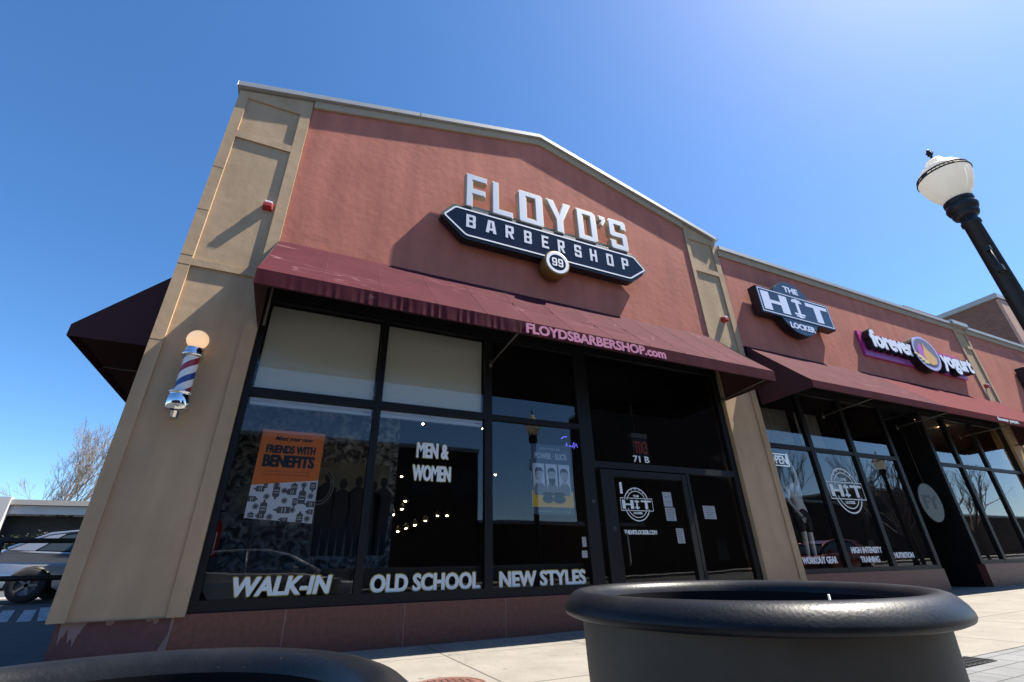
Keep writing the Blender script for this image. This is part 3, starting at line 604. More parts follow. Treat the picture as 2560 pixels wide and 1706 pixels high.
for cx, h in ((.5, 2.3), (.75, 2.2), (1.0, 2.25), (1.25, 2.18), (1.42, 2.25)):
    b.ell(cx, h-.1, .06, .09, 2.48, 2.488, 14); b.poly([(cx-.1, 1.0), (cx-.02, 1.0), (cx, 1.45), (cx+.02, 1.0), (cx+.1, 1.0), (cx+.13, 1.6), (cx+.15, h-.28), (cx+.05, h-.19), (cx-.05, h-.19), (cx-.15, h-.28), (cx-.13, 1.6)], y0=2.48, y1=2.488)
b.build('figure_print', mat('dark_print', (.02, .02, .022), .7), T)
b = MB(); b.ell(-.55, 2.25, .1, .14, 2.48, 2.49, 18); b.poly([(-.85, 1.6), (-.2, 1.6), (-.3, 1.95), (-.48, 2.1), (-.62, 2.1), (-.8, 1.95)], y0=2.485, y1=2.492); b.build('portrait_print', mat('grey_print', (.22, .23, .22), .7, var=.5, vscale=9), T)
b = MB(); b.ring(.38, 2.05, .22, .3, .02, 2.46, 2.47); b.ring(.38, 2.05, .18, .25, .015, 2.46, 2.47); b.build('emblem_print', mat('pale_print', (.30, .31, .31), .7), T)
T = thing('fire_extinguisher', 'red fire extinguisher with white label inside the first window by the pilaster', 'fire extinguisher', (-.80, 1.0, .95))
b = MB(); b.lathe([(0, 0), (.075, 0), (.08, .02), (.08, .34), (.06, .40), (.025, .43), (.025, .46), (0, .46)], (-.80, 1.0, .95), 20); b.build('cylinder', mat('red_enamel', (.45, .015, .012), .3), T)
b = MB(); b.box(-.85, -.75, .912, .918, 1.03, 1.22); b.build('label', M['whitevinyl'], T)
b = MB(); b.tube([(-.80, 1.0, 1.4), (-.80, .97, 1.46), (-.72, .95, 1.47)], .014); b.tube([(-.8, 1, 1.4), (-.9, .96, 1.38), (-.9, .95, 1.1)], .01); b.build('valve_hose', M['black'], T)
b = MB(); b.box(-.98, -.7, .9, 1.1, .02, .949); tag(b.build('display_stand', M['dark']), 'low dark stand carrying the red fire extinguisher', 'stand')
EM = emit('warm_bulb', (1, .70, .36), 45)
pl = None
for k, (x, yq, z) in enumerate(((2.29, 6, 2.02), (2.50, 6, 2.15), (2.44, 6, 1.64), (2.63, 6, 1.71), (2.84, 6, 1.79), (3.10, 6, 1.89), (3.40, 6, 2.01), (2.57, 6, 2.34), (3.65, 6, 2.02), (2.88, 6, 4.33), (2.42, 6, 2.92), (4.62, 6, 4.36), (4.3, 8, 3.4), (5.4, 7, 3.3))):
    lab = ('second', 'upper left', 'lowest', 'second lowest', 'middle', 'bright', 'right end', 'dim top', 'faint right')
    if pl is None:
        pl = thing('pendant_lamp', 'small warm pendant lamp glowing deep inside the barber shop', 'lamp', (x, yq, z), 'pendant lamps inside the barber shop')
        b = MB(); b.sphere((x, yq, z), .026, 12); b.build('bulb', EM, pl)
        b = MB(); b.lathe([(.03, .03), (.045, .0), (.075, -.01), (.05, .07), (.015, .12)], (x, yq, z), 14); b.build('shade', M['black'], pl)
        b = MB(); b.tube([(x, yq, z+.1), (x, yq, 4.59)], .0015, 4); cordv = b.build('cord', M['black'], pl)
    else:
        o = pl.copy(); col.objects.link(o); o.location = (x, yq, z)
        for ch in list(pl.children):
            if ch.name.startswith('cord'):
                b = MB(); b.tube([(x, yq, z+.1), (x, yq, 4.59)], .0015, 4); b.build('cord', M['black'], o)
            else:
                c = ch.copy(); col.objects.link(c); c.parent = o
# exit sign hung inside the entry
T = thing('exit_sign', 'small hanging exit sign seen backwards above the door number', 'sign', (5.35, .5, 2.3))
b = MB(); b.box(5.33, 5.68, .5, .56, 2.46, 2.80); b.build('box', M['black'], T); b = MB(); b.box(5.33, 5.68, .49, .57, 2.802, 2.88); b.build('canopy', mat('grey_metal', (.10, .10, .095), .6), T)
b = MB(); b.text('EXIT', 5.37, 5.64, 2.52, 2.73, .497, .002, .0, .002, mirror=True); b.build('lettering', emit('dim_red', (.30, .05, .03), .04), T)
b = MB(); b.tube([(5.45, .53, 2.88), (5.40, .53, 4.59)], .01, 6); b.build('stem', M['steel'], T)
# blue neon script inside third window
T = thing('neon_sign', 'small violet blue neon script at top right of third window', 'sign', (4.05, .4, 2.5))
b = MB(); b.tube([(3.82, .4, 2.62), (3.88, .4, 2.66), (3.93, .4, 2.66)], .006, 6); b.tube([(3.88, .4, 2.47), (3.92, .4, 2.56), (3.93, .4, 2.47), (3.97, .4, 2.52), (4.02, .4, 2.50), (4.06, .4, 2.58), (4.05, .4, 2.48), (4.1, .4, 2.56), (4.12, .4, 2.50), (4.16, .4, 2.53)], .006, 6)
b.build('tube', emit('violet_neon', (.16, .14, .95), .55), T)

# ------------------------------------------------------------------ awnings
def awning(name, label, x0, x1, ztop, zl, p, zv, m, seams, sag=.02, creases=0, group='maroon shop awnings', ends=(0, 1)):
    T = thing(name, label, 'awning', ((x0+x1)/2, 0, zl), group)
    n = max(40, int((x1-x0)*30)); k = 40
    def pt(u, v, rnd):
        x = x0+(x1-x0)*u; q = (seams*u) % 1
        s = -sag*math.sin(math.pi*v)*(.6+.4*math.sin(math.pi*q)) + .004*math.sin(x*3.1+v*5)*math.sin(math.pi*v) + .0025*math.sin(x*11+v*9)*math.sin(math.pi*v)
        if rnd:
            for cu, cv, sl_, hgt in rnd: 
                d_ = (v-(cv+sl_*(u-cu)*8)); 
                if abs(u-cu) < .07: s += hgt*math.exp(-(d_/.035)**2)*math.cos((u-cu)/.07*math.pi/2)
        nrm = Vector((0, -(ztop-zl), p)).normalized()
        # slope from wall to lip
        y = -p*v; z = ztop+(zl-ztop)*v
        return (x, y+nrm.y*-s*0, z+s)
    rn = random.Random(3)
    cr = [(.20+.048*i, .28+.035*i+rn.uniform(-.09, .09), rn.uniform(.05, .3), rn.uniform(.010, .02)*rn.choice((1, 1, -1))) for i in range(13)] if creases else []
    vs = []; fs = []
    for j in range(k+1):
        for i in range(n+1): vs.append(pt(i/n, j/k, cr))
    for j in range(k):
        for i in range(n): a = j*(n+1)+i; fs.append((a, a+n+1, a+n+2, a+1))
    b = MB(); b.add(vs, fs, True); b.build('canopy', m, T)
    # valance with soft gathers
    vs = []; fs = []; kk = 4; n2 = n*3
    for j in range(kk+1):
        for i in range(n2+1):
            u = i/n2; v = j/kk; x = x0+(x1-x0)*u; g = 0
            if creases:
                a = math.exp(-((u-.24)/.16)**2); g = .008*a*(math.sin(u*210)+.6*math.sin(u*333+1))*min(1, v*1.6)
                g += .0012*math.sin(u*90)*v
            vs.append((x+g*.6, -p+abs(g)+.006*v, zl+(zv-zl)*v))
    for j in range(kk):
        for i in range(n2): a = j*(n2+1)+i; fs.append((a, a+n2+1, a+n2+2, a+1))
    b = MB(); b.add(vs, fs, True); va = b.build('valance', m, T)
    # closed ends
    for x, d in [((x0, 1), (x1, -1))[e] for e in ends]:
        b = MB(); b.poly([(-.001, ztop-.004), (-p+.004, zl-.004), (-p+.039, zv), (-.001, zv)], y0=x+.002*d, y1=x+.006*d, ax='x'); b.build('end_panel', M['shaded_canvas'], T)
    # dark sheet under the canopy, the underside's shade put into its colour
    b = MB(); b.add([(x0+.01, -.005, ztop-.06), (x1-.01, -.005, ztop-.06), (x1-.01, -p+.02, zl-.05), (x0+.01, -p+.02, zl-.05)], [(0, 1, 2, 3)]); b.add([(x0+.01, -p+.03, zl-.051), (x1-.01, -p+.03, zl-.051), (x1-.01, -p+.06, zv+.01), (x0+.01, -p+.06, zv+.01)], [(0, 1, 2, 3)]); b.build('shaded_canvas', M['shaded_canvas'], T)
    # seams
    for q in range(1, seams):
        b = MB(); u = q/seams; pts = [Vector(pt(u, j/12, cr))+Vector((0, .001, -.0015)) for j in range(13)]; b.tube(pts, .005, 6); b.build('seam', M['seam'], T)
    return T, va
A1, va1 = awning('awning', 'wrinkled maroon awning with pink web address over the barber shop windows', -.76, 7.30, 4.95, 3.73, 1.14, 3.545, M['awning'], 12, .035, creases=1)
A2, va2 = awning('awning', 'maroon awning below the round slate sign with its shade-darkened left end', 8.32, 12.70, 4.92, 3.73, 1.12, 3.585, M['awning'], 1, .015, ends=(0,))
A3, va3 = awning('awning', 'brighter red awning below the pink yogurt sign at the right', 12.71, 18.9, 4.92, 3.73, 1.12, 3.585, M['awning2'], 1, .015, ends=(1,))
def struts(T, xs, p=1.1, z0=3.58, zl=3.62):
    for x in xs: b = MB(); b.tube([(x, 0, z0-.02), (x, -p, zl)], .014, 8); b.tube([(x, 0, z0-.07), (x, 0, z0+.05)], .022, 8); b.build('strut', M['steel'], T)
struts(A1, (2.43, 7.22)); struts(A2, (10.2,)); struts(A3, (12.9, 15.7, 18.5))
b = MB(); b.tube([(7.22, -.02, 3.6), (7.22, -.02, 4.85)], .02, 8); b.tube([(-.7, -.02, 3.6), (-.7, -.02, 4.85)], .02, 8); b.tube([(-.72, -1.04, 3.61), (7.26, -1.04, 3.61)], .014, 8); b.build('frame_tube', M['steel'], A1)
b = MB(); b.text('FLOYDSBARBERSHOP.com', 2.48, 4.87, 3.56, 3.71, -1.146, .002, .025, .005); b.build('lettering', M['pink'], A1)
b = MB(); b.text('forever yogurt', 14.9, 15.9, 3.60, 3.71, -1.138, .002, .02, .005); b.build('lettering', M['whitevinyl'], A3)
# awning on the side street (its long side runs away along the side wall)
T = thing('awning', 'dark shaded awning sticking out into the side street behind the corner pilaster', 'awning', (-1.8, 4, 3.7), 'maroon shop awnings')
xo, xi, y0, y1, zt, zl, zv = -2.94, -1.795, 1.0, 9, 4.95, 3.68, 3.52
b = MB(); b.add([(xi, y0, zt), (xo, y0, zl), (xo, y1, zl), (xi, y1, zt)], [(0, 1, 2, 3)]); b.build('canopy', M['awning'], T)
b = MB(); b.poly([(xi, zt-.004), (xo+.003, zl-.004), (xo+.003, zv), (xi, zv)], y0=y0+.002, y1=y0+.006); b.build('end_panel', M['shaded_canvas'], T)
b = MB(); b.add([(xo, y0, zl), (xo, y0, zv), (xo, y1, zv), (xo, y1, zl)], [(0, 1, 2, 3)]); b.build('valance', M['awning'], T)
b = MB(); b.add([(xi, y0+.02, zt-.05), (xo+.02, y0+.02, zl-.05), (xo+.02, y1, zl-.05), (xi, y1, zt-.05)], [(3, 2, 1, 0)]); b.build('shaded_canvas', M['shaded_canvas'], T)
for yq in (2.2, 4.5, 7): b = MB(); b.tube([(xi, yq, 3.55), (xo+.05, yq, 3.58)], .014, 8); b.build('strut', M['steel'], T)

# ------------------------------------------------------------------ main sign
T = thing('shop_sign', 'long black hexagonal sign with white outline and raised pale letters above', 'sign', (3.6, -.1, 6.1))
yf, yb = -.24, -.07
hexp = [(1.50, 6.03), (1.70, 6.27), (5.41, 6.27), (5.66, 6.0), (5.26, 5.70), (1.90, 5.70)]
def rounded(pl, r, n=5):
    out = []; m = len(pl)
    for i in range(m):
        p0, p1, p2 = Vector(pl[i-1]), Vector(pl[i]), Vector(pl[(i+1) % m]); a = p1+(p0-p1).normalized()*r; c = p1+(p2-p1).normalized()*r
        for k in range(n+1): t = k/n; q = a*(1-t)**2+p1*2*t*(1-t)+c*t*t; out.append((q.x, q.y))
    return out
hexo = rounded([(1.45, 6.03), (1.67, 6.33), (5.43, 6.33), (5.72, 6.0), (5.28, 5.64), (1.87, 5.64)], .06)
b = MB(); b.poly(hexo, y0=yf+.012, y1=yb); cab = b.build('cabinet', M['signblack'], T, bevel=.006)
b = MB(); b.poly(rounded(hexp, .05), y0=yf, y1=yf+.011); b.build('face', M['navy'], T)
b = MB(); hp = rounded(hexp, .05); b.poly(hp, [inset(hp, .028)], yf-.004, yf-.0005); b.build('outline', M['white'], T)
b = MB(); g2 = glyphs(.62, .19)
for ch, a, c in (('B', 1.90, 2.07), ('A', 2.26, 2.44), ('R', 2.62, 2.78), ('B', 2.98, 3.13), ('E', 3.335, 3.475), ('R', 3.665, 3.81), ('S', 4.02, 4.17), ('H', 4.36, 4.515), ('O', 4.735, 4.89), ('P', 5.09, 5.25)):
    o, h = gfit(g2[ch], a, c, 5.885, 6.16); b.poly(o, h, yf-.006, yf-.0005)
b.build('lettering', M['silverface'], T)
g3 = glyphs(.62, .205)
for ch, a, c in (('F', 1.88, 2.28), ('L', 2.375, 2.78), ('O', 2.895, 3.405), ('Y', 3.51, 4.0), ('D', 4.15, 4.60), ("'", 4.655, 5.05), ('S', 4.90, 5.33)):
    o, h = gfit(g3[ch], a, c, 6.345, 7.11) if ch != "'" else gfit(g3[ch], 4.66, 5.07, 6.34, 7.09)
    b = MB(); b.poly(o, h, yf+.0, yb-.05); le = b.build('letter', M['tanside'], T)
    b = MB(); b.poly(inset(o, .018), [inset(l, -.018) for l in h], yf-.006, yf-.0005); b.build('letter_face', M['silverface'], le)
# raceway bars carrying the raised letters
b = MB(); b.box(1.95, 5.25, yb-.045, -.002, 6.42, 6.50); b.build('raceway', M['tanside'], T)
b = MB()
for x in (2.2, 3.6, 5.0): b.box(x-.05, x+.05, yb+.001, -.001, 5.9, 6.1)
b.build('wall_bracket', M['signblack'], T)
bx, bz = 3.565, 5.545
b = MB(); b.lathe([(0, -.34), (.235, -.34), (.245, -.335), (.25, -.325), (.25, -.08), (0, -.08)], (bx, 0, bz), 48, 'y'); b.build('round_badge', M['goldpaint'], T)
b = MB(); b.ring(bx, bz, .222, .222, .055, -.347, -.3405, 48); g9 = glyphs(.62, .17)
for a, c in ((-.11, -.012), (.012, .11)):
    o, h = gfit(g9['9'], bx+a, bx+c, bz-.085, bz+.085); b.poly(o, h, -.352, -.3475)
b.build('badge_lettering', M['white'], T)
b = MB(); b.ell(bx, bz, .166, .166, -.3465, -.3405, 40); b.build('badge_centre', M['navy'], T)

# ------------------------------------------------------------------ barber pole
px, py = -1.30, -.17
T = thing('barber_pole', 'red white and blue striped barber pole with glowing globe on the tan pilaster', 'barber pole', (px, py, 2.3))
def lat(prof, m, name, n=32): b = MB(); b.lathe(prof, (px, py, 0), n); return b.build(name, m, T)
lat([(0, 2.27), (.055, 2.27), (.055, 2.335), (.09, 2.34), (.112, 2.37), (.118, 2.43), (.118, 2.50), (.108, 2.515), (.108, 2.53), (.122, 2.54), (.122, 2.555), (.095, 2.56), (0, 2.56)], M['chrome'], 'base_cap')
lat([(.078, 2.56), (.078, 2.98)], M['barber'], 'striped_cylinder')
lat([(.0, 2.98), (.10, 2.98), (.112, 2.995), (.112, 3.01), (.10, 3.03), (.10, 3.045), (.095, 3.09), (.06, 3.105), (0, 3.105)], M['chrome'], 'top_cap')
b = MB(); b.sphere((px, py, 3.205), .112, 32); b.build('globe', emit('lit_opal_globe', (.95, .62, .36), .27), T)
b = MB(); b.box(px-.03, px+.03, py+.08, .0, 2.42, 2.5); b.box(px-.03, px+.03, py+.07, .0, 3.0, 3.06); b.build('wall_bracket', M['steel'], T)
# ------------------------------------------------------------------ alarm strobes
def strobe(x, z, lab, y0):
    T = thing('alarm_strobe', lab, 'alarm strobe', (x, y0, z), 'red alarm strobes on the pilasters')
    b = MB(); b.box(x-.062, x+.062, y0-.05, y0, z-.055, z+.055); b.poly([(y0-.05, z-.055), (y0-.05, z+.02), (y0-.11, z+.01), (y0-.11, z-.045)], y0=x-.055, y1=x+.055, ax='x'); b.build('housing', M['redpaint'], T, bevel=.004)
    b = MB(); b.box(x-.05, x+.05, y0-.10, y0-.051, z+.022, z+.052); b.build('lens', M['clear'], T, bevel=.006)
strobe(-1.0, 5.46, 'red alarm strobe casting a long shadow high on the left pilaster', 0)
strobe(7.84, 5.45, 'red alarm strobe on the tan pilaster between two awnings', 0)
strobe(18.62, 5.38, 'small red alarm strobe on the far right pilaster', 0)

# ------------------------------------------------------------------ lower shop wing
Wg = thing('shop_wing', 'flat roofed red stucco shop row continuing right of the gabled building', 'building', (17, 0, 0))
b = MB(); b.box(8.215, 18.34, .02, .3, 4.1, 4.909); b.build('head_panel', M['frame'], Wg)
b = MB(); b.box(8.215, 18.34, 0, .3, 4.91, 7.42); b.box(19.10, 26.9, 0, .3, 4.1, 7.42); b.build('wall', M['red'], Wg)
pilaster(18.345, 19.095, 18.46, 18.98, .35, [(.35, .351), (4.27, 4.37), (6.66, 6.78), (7.22, None)], 7.46, 7.46, Wg)
strip_along([(8.245, 7.42), (26.9, 7.42)], .0, .10, -.09, .36, M['cap'], 'coping', Wg)
strip_along([(8.23, 7.42), (18.33, 7.42)], -.16, -.001, -.04, -.002, M['trim'], 'fascia_trim', Wg)
strip_along([(19.1, 7.42), (26.9, 7.42)], -.16, -.001, -.04, -.002, M['trim'], 'fascia_trim', Wg)
strip_along([(18.25, 7.44), (19.19, 7.44)], .0, .14, -.14, .36, M['cap'], 'coping', Wg)
b = MB(); b.box(26.7, 26.9, .3, 16, 0, 7.4); b.box(8.3, 26.7, 15.8, 16, 0, 7.4); b.build('side_wall', M['tan'], Wg)
b = MB(); b.box(8.25, 26.7, .32, 15.8, 7.1, 7.25); b.build('roof', M['cap'], Wg)
b = MB(); b.box(8.215, 12.54, .01, .3, 0, .54); b.box(14.2, 18.34, .01, .3, 0, .60); b.box(19.1, 26.9, .01, .3, 0, 4.1); b.build('base_wall', M['granite'], Wg)
wins = []
for (a, c, f0, f1, zb) in ((8.215, 9.56, .05, .06, .54), (9.561, 10.97, .06, .06, .54), (10.971, 12.54, .06, .12, .54), (14.16, 15.27, .12, .06, .60), (15.271, 16.65, .06, .06, .60), (16.651, 18.34, .06, .06, .60)):
    o, ps = window(Wg, 'window', a, c, zb, 4.1, [(zb+.001, zb+.08), (2.76, 2.84), (4.02, 4.099)], f0, f1); wins.append(o)
# recessed yogurt shop door
b = MB(); b.box(12.6, 12.7, 1.0, 1.1, .15, 4.1); b.box(14.05, 14.15, 1.0, 1.1, .15, 4.1); b.box(12.7, 14.05, 1.0, 1.1, 2.3, 2.4); b.box(13.32, 13.42, 1.0, 1.1, .15, 2.3); wd = b.build('door_frame', M['frame'], Wg)
for a, c, z0, z1 in ((12.7, 13.32, .15, 2.3), (13.42, 14.05, .15, 2.3), (12.7, 14.05, 2.4, 4.1)):
    g = MB(); g.add([(a, 1.05, z0), (c, 1.05, z0), (c, 1.05, z1), (a, 1.05, z1)], [(0, 1, 2, 3)]); g.build('pane', M['glass'], wd)
b = MB(); b.box(12.545, 12.6, .15, 1.1, .15, 4.1); b.box(14.151, 14.158, .14, 1.1, .15, 4.1); b.box(12.6, 14.15, .1, 1.2, 4.11, 4.2); b.build('recess_wall', M['frame'], Wg)
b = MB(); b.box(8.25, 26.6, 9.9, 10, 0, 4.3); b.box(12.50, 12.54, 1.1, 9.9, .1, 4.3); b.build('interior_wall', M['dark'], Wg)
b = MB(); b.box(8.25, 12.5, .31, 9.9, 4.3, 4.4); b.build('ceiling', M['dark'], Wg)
b = MB(); b.box(14.17, 26.6, .31, 1.3, 4.3, 4.4); b.box(12.55, 26.6, 1.301, 9.9, 4.3, 4.4); b.build('ceiling', mat('pale_ceiling', (.55, .52, .44), .8), Wg)
b = MB(); b.box(8.25, 26.6, .31, 9.9, .0, .10); b.build('floor', M['dark'], Wg)
vinyl(wins[0], 'WORKOUT GEAR', 8.36, 9.32, .70, .81, bold=.006, edge=.004, e='redpaint')
vinyl(wins[1], 'HIGH INTENSITY', 9.81, 10.77, .86, .965, bold=.006, edge=.004, e='redpaint')
vinyl(wins[1], 'TRAINING', 10.01, 10.60, .70, .80, bold=.006, edge=.004, e='redpaint')
vinyl(wins[2], 'NUTRITION', 11.12, 11.78, .76, .86, bold=.006, edge=.004, e='redpaint')
hit_badge(wins[1], 10.28, 2.02, .90, .074, M['whitevinyl'])
M['curtain'] = mat('beige_curtain', (.26, .24, .20), .9, var=.2, vscale=5)
for a, c in ((8.62, 9.5), (9.75, 10.5)):
    b = MB(); n = 24; vs = []; fs = []
    for i in range(n+1):
        x = a+(c-a)*i/n; yy = .35+.02*math.sin(i*1.3); vs += [(x, yy, 2.9), (x, yy, 3.7)]
    for i in range(n): fs.append((2*i, 2*i+2, 2*i+3, 2*i+1))
    b.add(vs, fs, True); tag(b.build('curtain', M['curtain']), ('wider' if a < 9 else 'narrower')+' beige curtain hanging behind upper glass of the fitness shop', 'curtain', 'beige curtains in the fitness shop')
T = thing('open_sign', 'framed white OPEN sign in the fitness shop window by the pilaster', 'sign', (8.55, .2, 2.45))
b = MB(); b.poly([(8.24, 2.42), (8.83, 2.42), (8.83, 2.66), (8.24, 2.66)], [[(8.255, 2.435), (8.815, 2.435), (8.815, 2.645), (8.255, 2.645)]], .12, .14); b.text('OPEN', 8.29, 8.78, 2.46, 2.62, .12, .004, .0, .002); b.build('lettering', emit('pale_neon', (.32, .38, .46), .35), T)
T = thing('round_sign', 'grey green disc sign with two dark letters hanging in the yogurt shop doorway', 'sign', (13.2, .12, 1.9))
M['disc'] = mat('grey_green_disc', (.085, .11, .10), .6)
b = MB(); b.ell(13.28, 1.88, .42, .42, .10, .12, 36); b.build('disc', M['disc'], T); b = MB(); b.text('FY', 13.0, 13.58, 1.74, 2.03, .095, .002, .02, .008); b.build('lettering', M['ink'], T)
b = MB(); b.tube([(13.28, .11, 2.32), (13.28, .11, 4.11)], .006, 6); b.build('hanger', M['black'], T)
dl = None
for k, (x, yq) in enumerate(((18.3, 2.99), (19.66, 2.97), (15.8, .95), (17.5, .99))):
    if dl is None:
        dl = thing('ceiling_lamp', 'warm round ceiling downlight glowing inside the yogurt shop', 'lamp', (x, yq, 4.29), 'ceiling downlights in the yogurt shop')
        b = MB(); b.lathe([(0, -.012), (.06, -.012), (.06, 0), (0, 0)], (x, yq, 4.29), 16); b.build('bulb', emit('warm_downlight', (1, .72, .38), 45), dl)
        b = MB(); b.lathe([(.06, -.002), (.06, -.02), (.085, -.02), (.085, -.002)], (x, yq, 4.29), 16); b.build('trim_ring', M['steel'], dl)
    else: o = dup(dl); o.location = (x, yq, 4.29)
# shop furniture hints in the yogurt shop and gym
for k, (x, yq) in enumerate(((15.2, 2.0), (16.8, 2.4), (14.7, 3.2))):
    T = thing('stool', 'dark pedestal stool behind yogurt shop glass', 'stool', (x, yq, .1), 'stools in the yogurt shop')
    b = MB(); b.lathe([(0, .70), (.17, .70), (.18, .72), (.17, .76), (0, .76)], (x, yq, .1), 18); b.build('seat', M['cassette'], T)
    b = MB(); b.lathe([(.02, .03), (.02, .70)], (x, yq, .1), 10); b.lathe([(0, 0), (.2, 0), (.19, .02), (.03, .05), (0, .05)], (x, yq, .1), 18); b.build('pedestal', M['chrome'], T)
# mannequin: one skinned body, clothes over it
def skinned(name, verts, edges, radii, m, parent, lvl=2):
    me = bpy.data.meshes.new(name); loc = Vector(parent.location); me.from_pydata([tuple(Vector(v)-loc) for v in verts], edges, []); me.update()
    o = bpy.data.objects.new(name, me); col.objects.link(o); o.parent = parent; me.materials.append(m)
    o.modifiers.new('skin', 'SKIN'); 
    if not me.skin_vertices: me.attributes.new('skin', 'FLOAT', 'POINT')
    sv = me.skin_vertices[0].data
    for i, r in enumerate(radii): sv[i].radius = (r, r*.85) if not isinstance(r, tuple) else r
    sv[0].use_root = True
    s = o.modifiers.new('sub', 'SUBSURF'); s.levels = lvl; s.render_levels = lvl
    for p in me.polygons: p.use_smooth = True
    return o
X, Y = 9.05, .34
T = thing('mannequin', 'headless shop mannequin with one arm raised in pale blue top and black shorts', 'mannequin', (X, Y, .6))
V = [(X, Y, 1.62), (X, Y, 1.80), (X-.01, Y, 1.98), (X-.02, Y, 2.08), (X-.02, Y, 2.16), (X-.17, Y, 2.04), (X-.30, Y-.03, 1.80), (X-.22, Y-.12, 1.58), (X-.19, Y-.15, 1.50), (X+.13, Y, 2.05), (X+.10, Y-.05, 2.32), (X-.02, Y-.08, 2.56), (X-.06, Y-.09, 2.64), (X-.09, Y, 1.55), (X-.1, Y-.02, 1.18), (X-.1, Y+.02, .78), (X-.1, Y-.08, .72), (X+.1, Y, 1.55), (X+.13, Y+.02, 1.18), (X+.14, Y+.05, .78), (X+.14, Y-.05, .72)]
E = [(0, 1), (1, 2), (2, 3), (3, 4), (3, 5), (5, 6), (6, 7), (7, 8), (3, 9), (9, 10), (10, 11), (11, 12), (0, 13), (13, 14), (14, 15), (15, 16), (0, 17), (17, 18), (18, 19), (19, 20)]
RR = [(.14, .1), (.115, .085), (.14, .10), (.10, .08), .045, .05, .038, .026, .032, .05, .038, .026, .032, (.085, .085), .055, .034, .03, (.085, .085), .055, .034, .03]
skinned('body', V, E, RR, mat('mannequin_skin', (.90, .86, .80), .5), T)
skinned('top', [(X, Y, 1.80), (X-.01, Y, 1.98), (X-.02, Y, 2.07), (X-.15, Y, 2.05), (X+.11, Y, 2.05)], [(0, 1), (1, 2), (2, 3), (2, 4)], [(.128, .10), (.152, .112), (.112, .09), .058, .058], mat('pale_blue_fabric', (.72, .82, .95), .7), T)
skinned('shorts', [(X, Y, 1.70), (X, Y, 1.60), (X-.1, Y, 1.48), (X-.11, Y-.01, 1.22), (X+.1, Y, 1.48), (X+.13, Y+.01, 1.22)], [(0, 1), (1, 2), (2, 3), (1, 4), (4, 5)], [(.135, .105), (.16, .125), .11, .085, .11, .085], M['black'], T)
for s_ in (-1, 1):
    b = MB()
    hx, hy, hz, dz = (X-.19, Y-.15, 1.50, -1) if s_ < 0 else (X-.06, Y-.09, 2.64, 1)
    for k in range(4): b.tube([(hx-.02+.013*k, hy, hz+.02*dz), (hx-.024+.015*k, hy-.01, hz+(.06+.008*(k in (1, 2)))*dz), (hx-.022+.015*k, hy-.02, hz+(.09+.012*(k in (1, 2)))*dz)], [.009, .008, .006], 6)
    b.tube([(hx+.025, hy-.005, hz+.0*dz), (hx+.045, hy-.02, hz+.03*dz), (hx+.05, hy-.03, hz+.06*dz)], [.010, .009, .006], 6)
    b.build('fingers', bpy.data.materials['mannequin_skin'], T)
b = MB(); b.box(8.3, 12.4, .19, 1.15, .11, .62); tag(b.build('display_plinth', M['dark']), 'low dark display plinth behind fitness shop glass under the mannequin', 'plinth')

# ------------------------------------------------------------------ slate sign on the wing
T = thing('shop_sign', 'slate sign with oval behind a wide bar bearing huge pale letters', 'sign', (10.2, -.1, 6.1))
yf = -.25
rc = [(8.87, 5.79), (11.42, 5.71), (11.42, 6.46), (8.87, 6.48)]; rc = [(8.87, 5.76), (11.42, 5.76), (11.42, 6.47), (8.87, 6.47)]
b = MB(); b.poly(rc, y0=yf, y1=-.05); b.poly([(10.13+.72*math.cos(2*math.pi*k/40), 6.115+.73*math.sin(2*math.pi*k/40)) for k in range(40)], y0=yf+.012, y1=-.06); b.build('cabinet', M['signblack'], T)
b = MB(); b.poly(inset(rc, .012), y0=yf-.006, y1=yf-.001); b.ell(10.13, 6.115, .705, .715, yf+.004, yf+.011, 48); b.build('face', M['slate'], T)
b = MB(); b.poly(inset(rc, .04), [inset(rc, .062)], yf-.010, yf-.0065)
g = glyphs(.62, .19)
for ch, a, c in (('H', 8.99, 9.86), ('T', 10.52, 11.31)): o, h = gfit(g[ch], a, c, 5.87, 6.36); b.poly(o, h, yf-.010, yf-.0065)
b.rect(10.15, 10.25, 5.86, 6.38, yf-.010, yf-.0065)
for z in (6.27, 5.93): b.rect(10.02, 10.149, z, z+.05, yf-.010, yf-.0065); b.rect(10.251, 10.38, z, z+.05, yf-.010, yf-.0065)
for z in (6.325, 5.88): b.rect(10.06, 10.149, z, z+.035, yf-.010, yf-.0065); b.rect(10.251, 10.34, z, z+.035, yf-.010, yf-.0065)
b.text('THE', 9.88, 10.40, 6.53, 6.69, yf-.002, .003, .02, .008); b.text('LOCKER', 9.72, 10.58, 5.53, 5.68, yf-.002, .003, .02, .008)
b.build('lettering', M['palesign'], T)
b = MB()
for x in (9.1, 10.1, 11.2): b.box(x-.04, x+.04, -.049, -.001, 6.0, 6.2)
b.build('wall_bracket', M['signblack'], T)
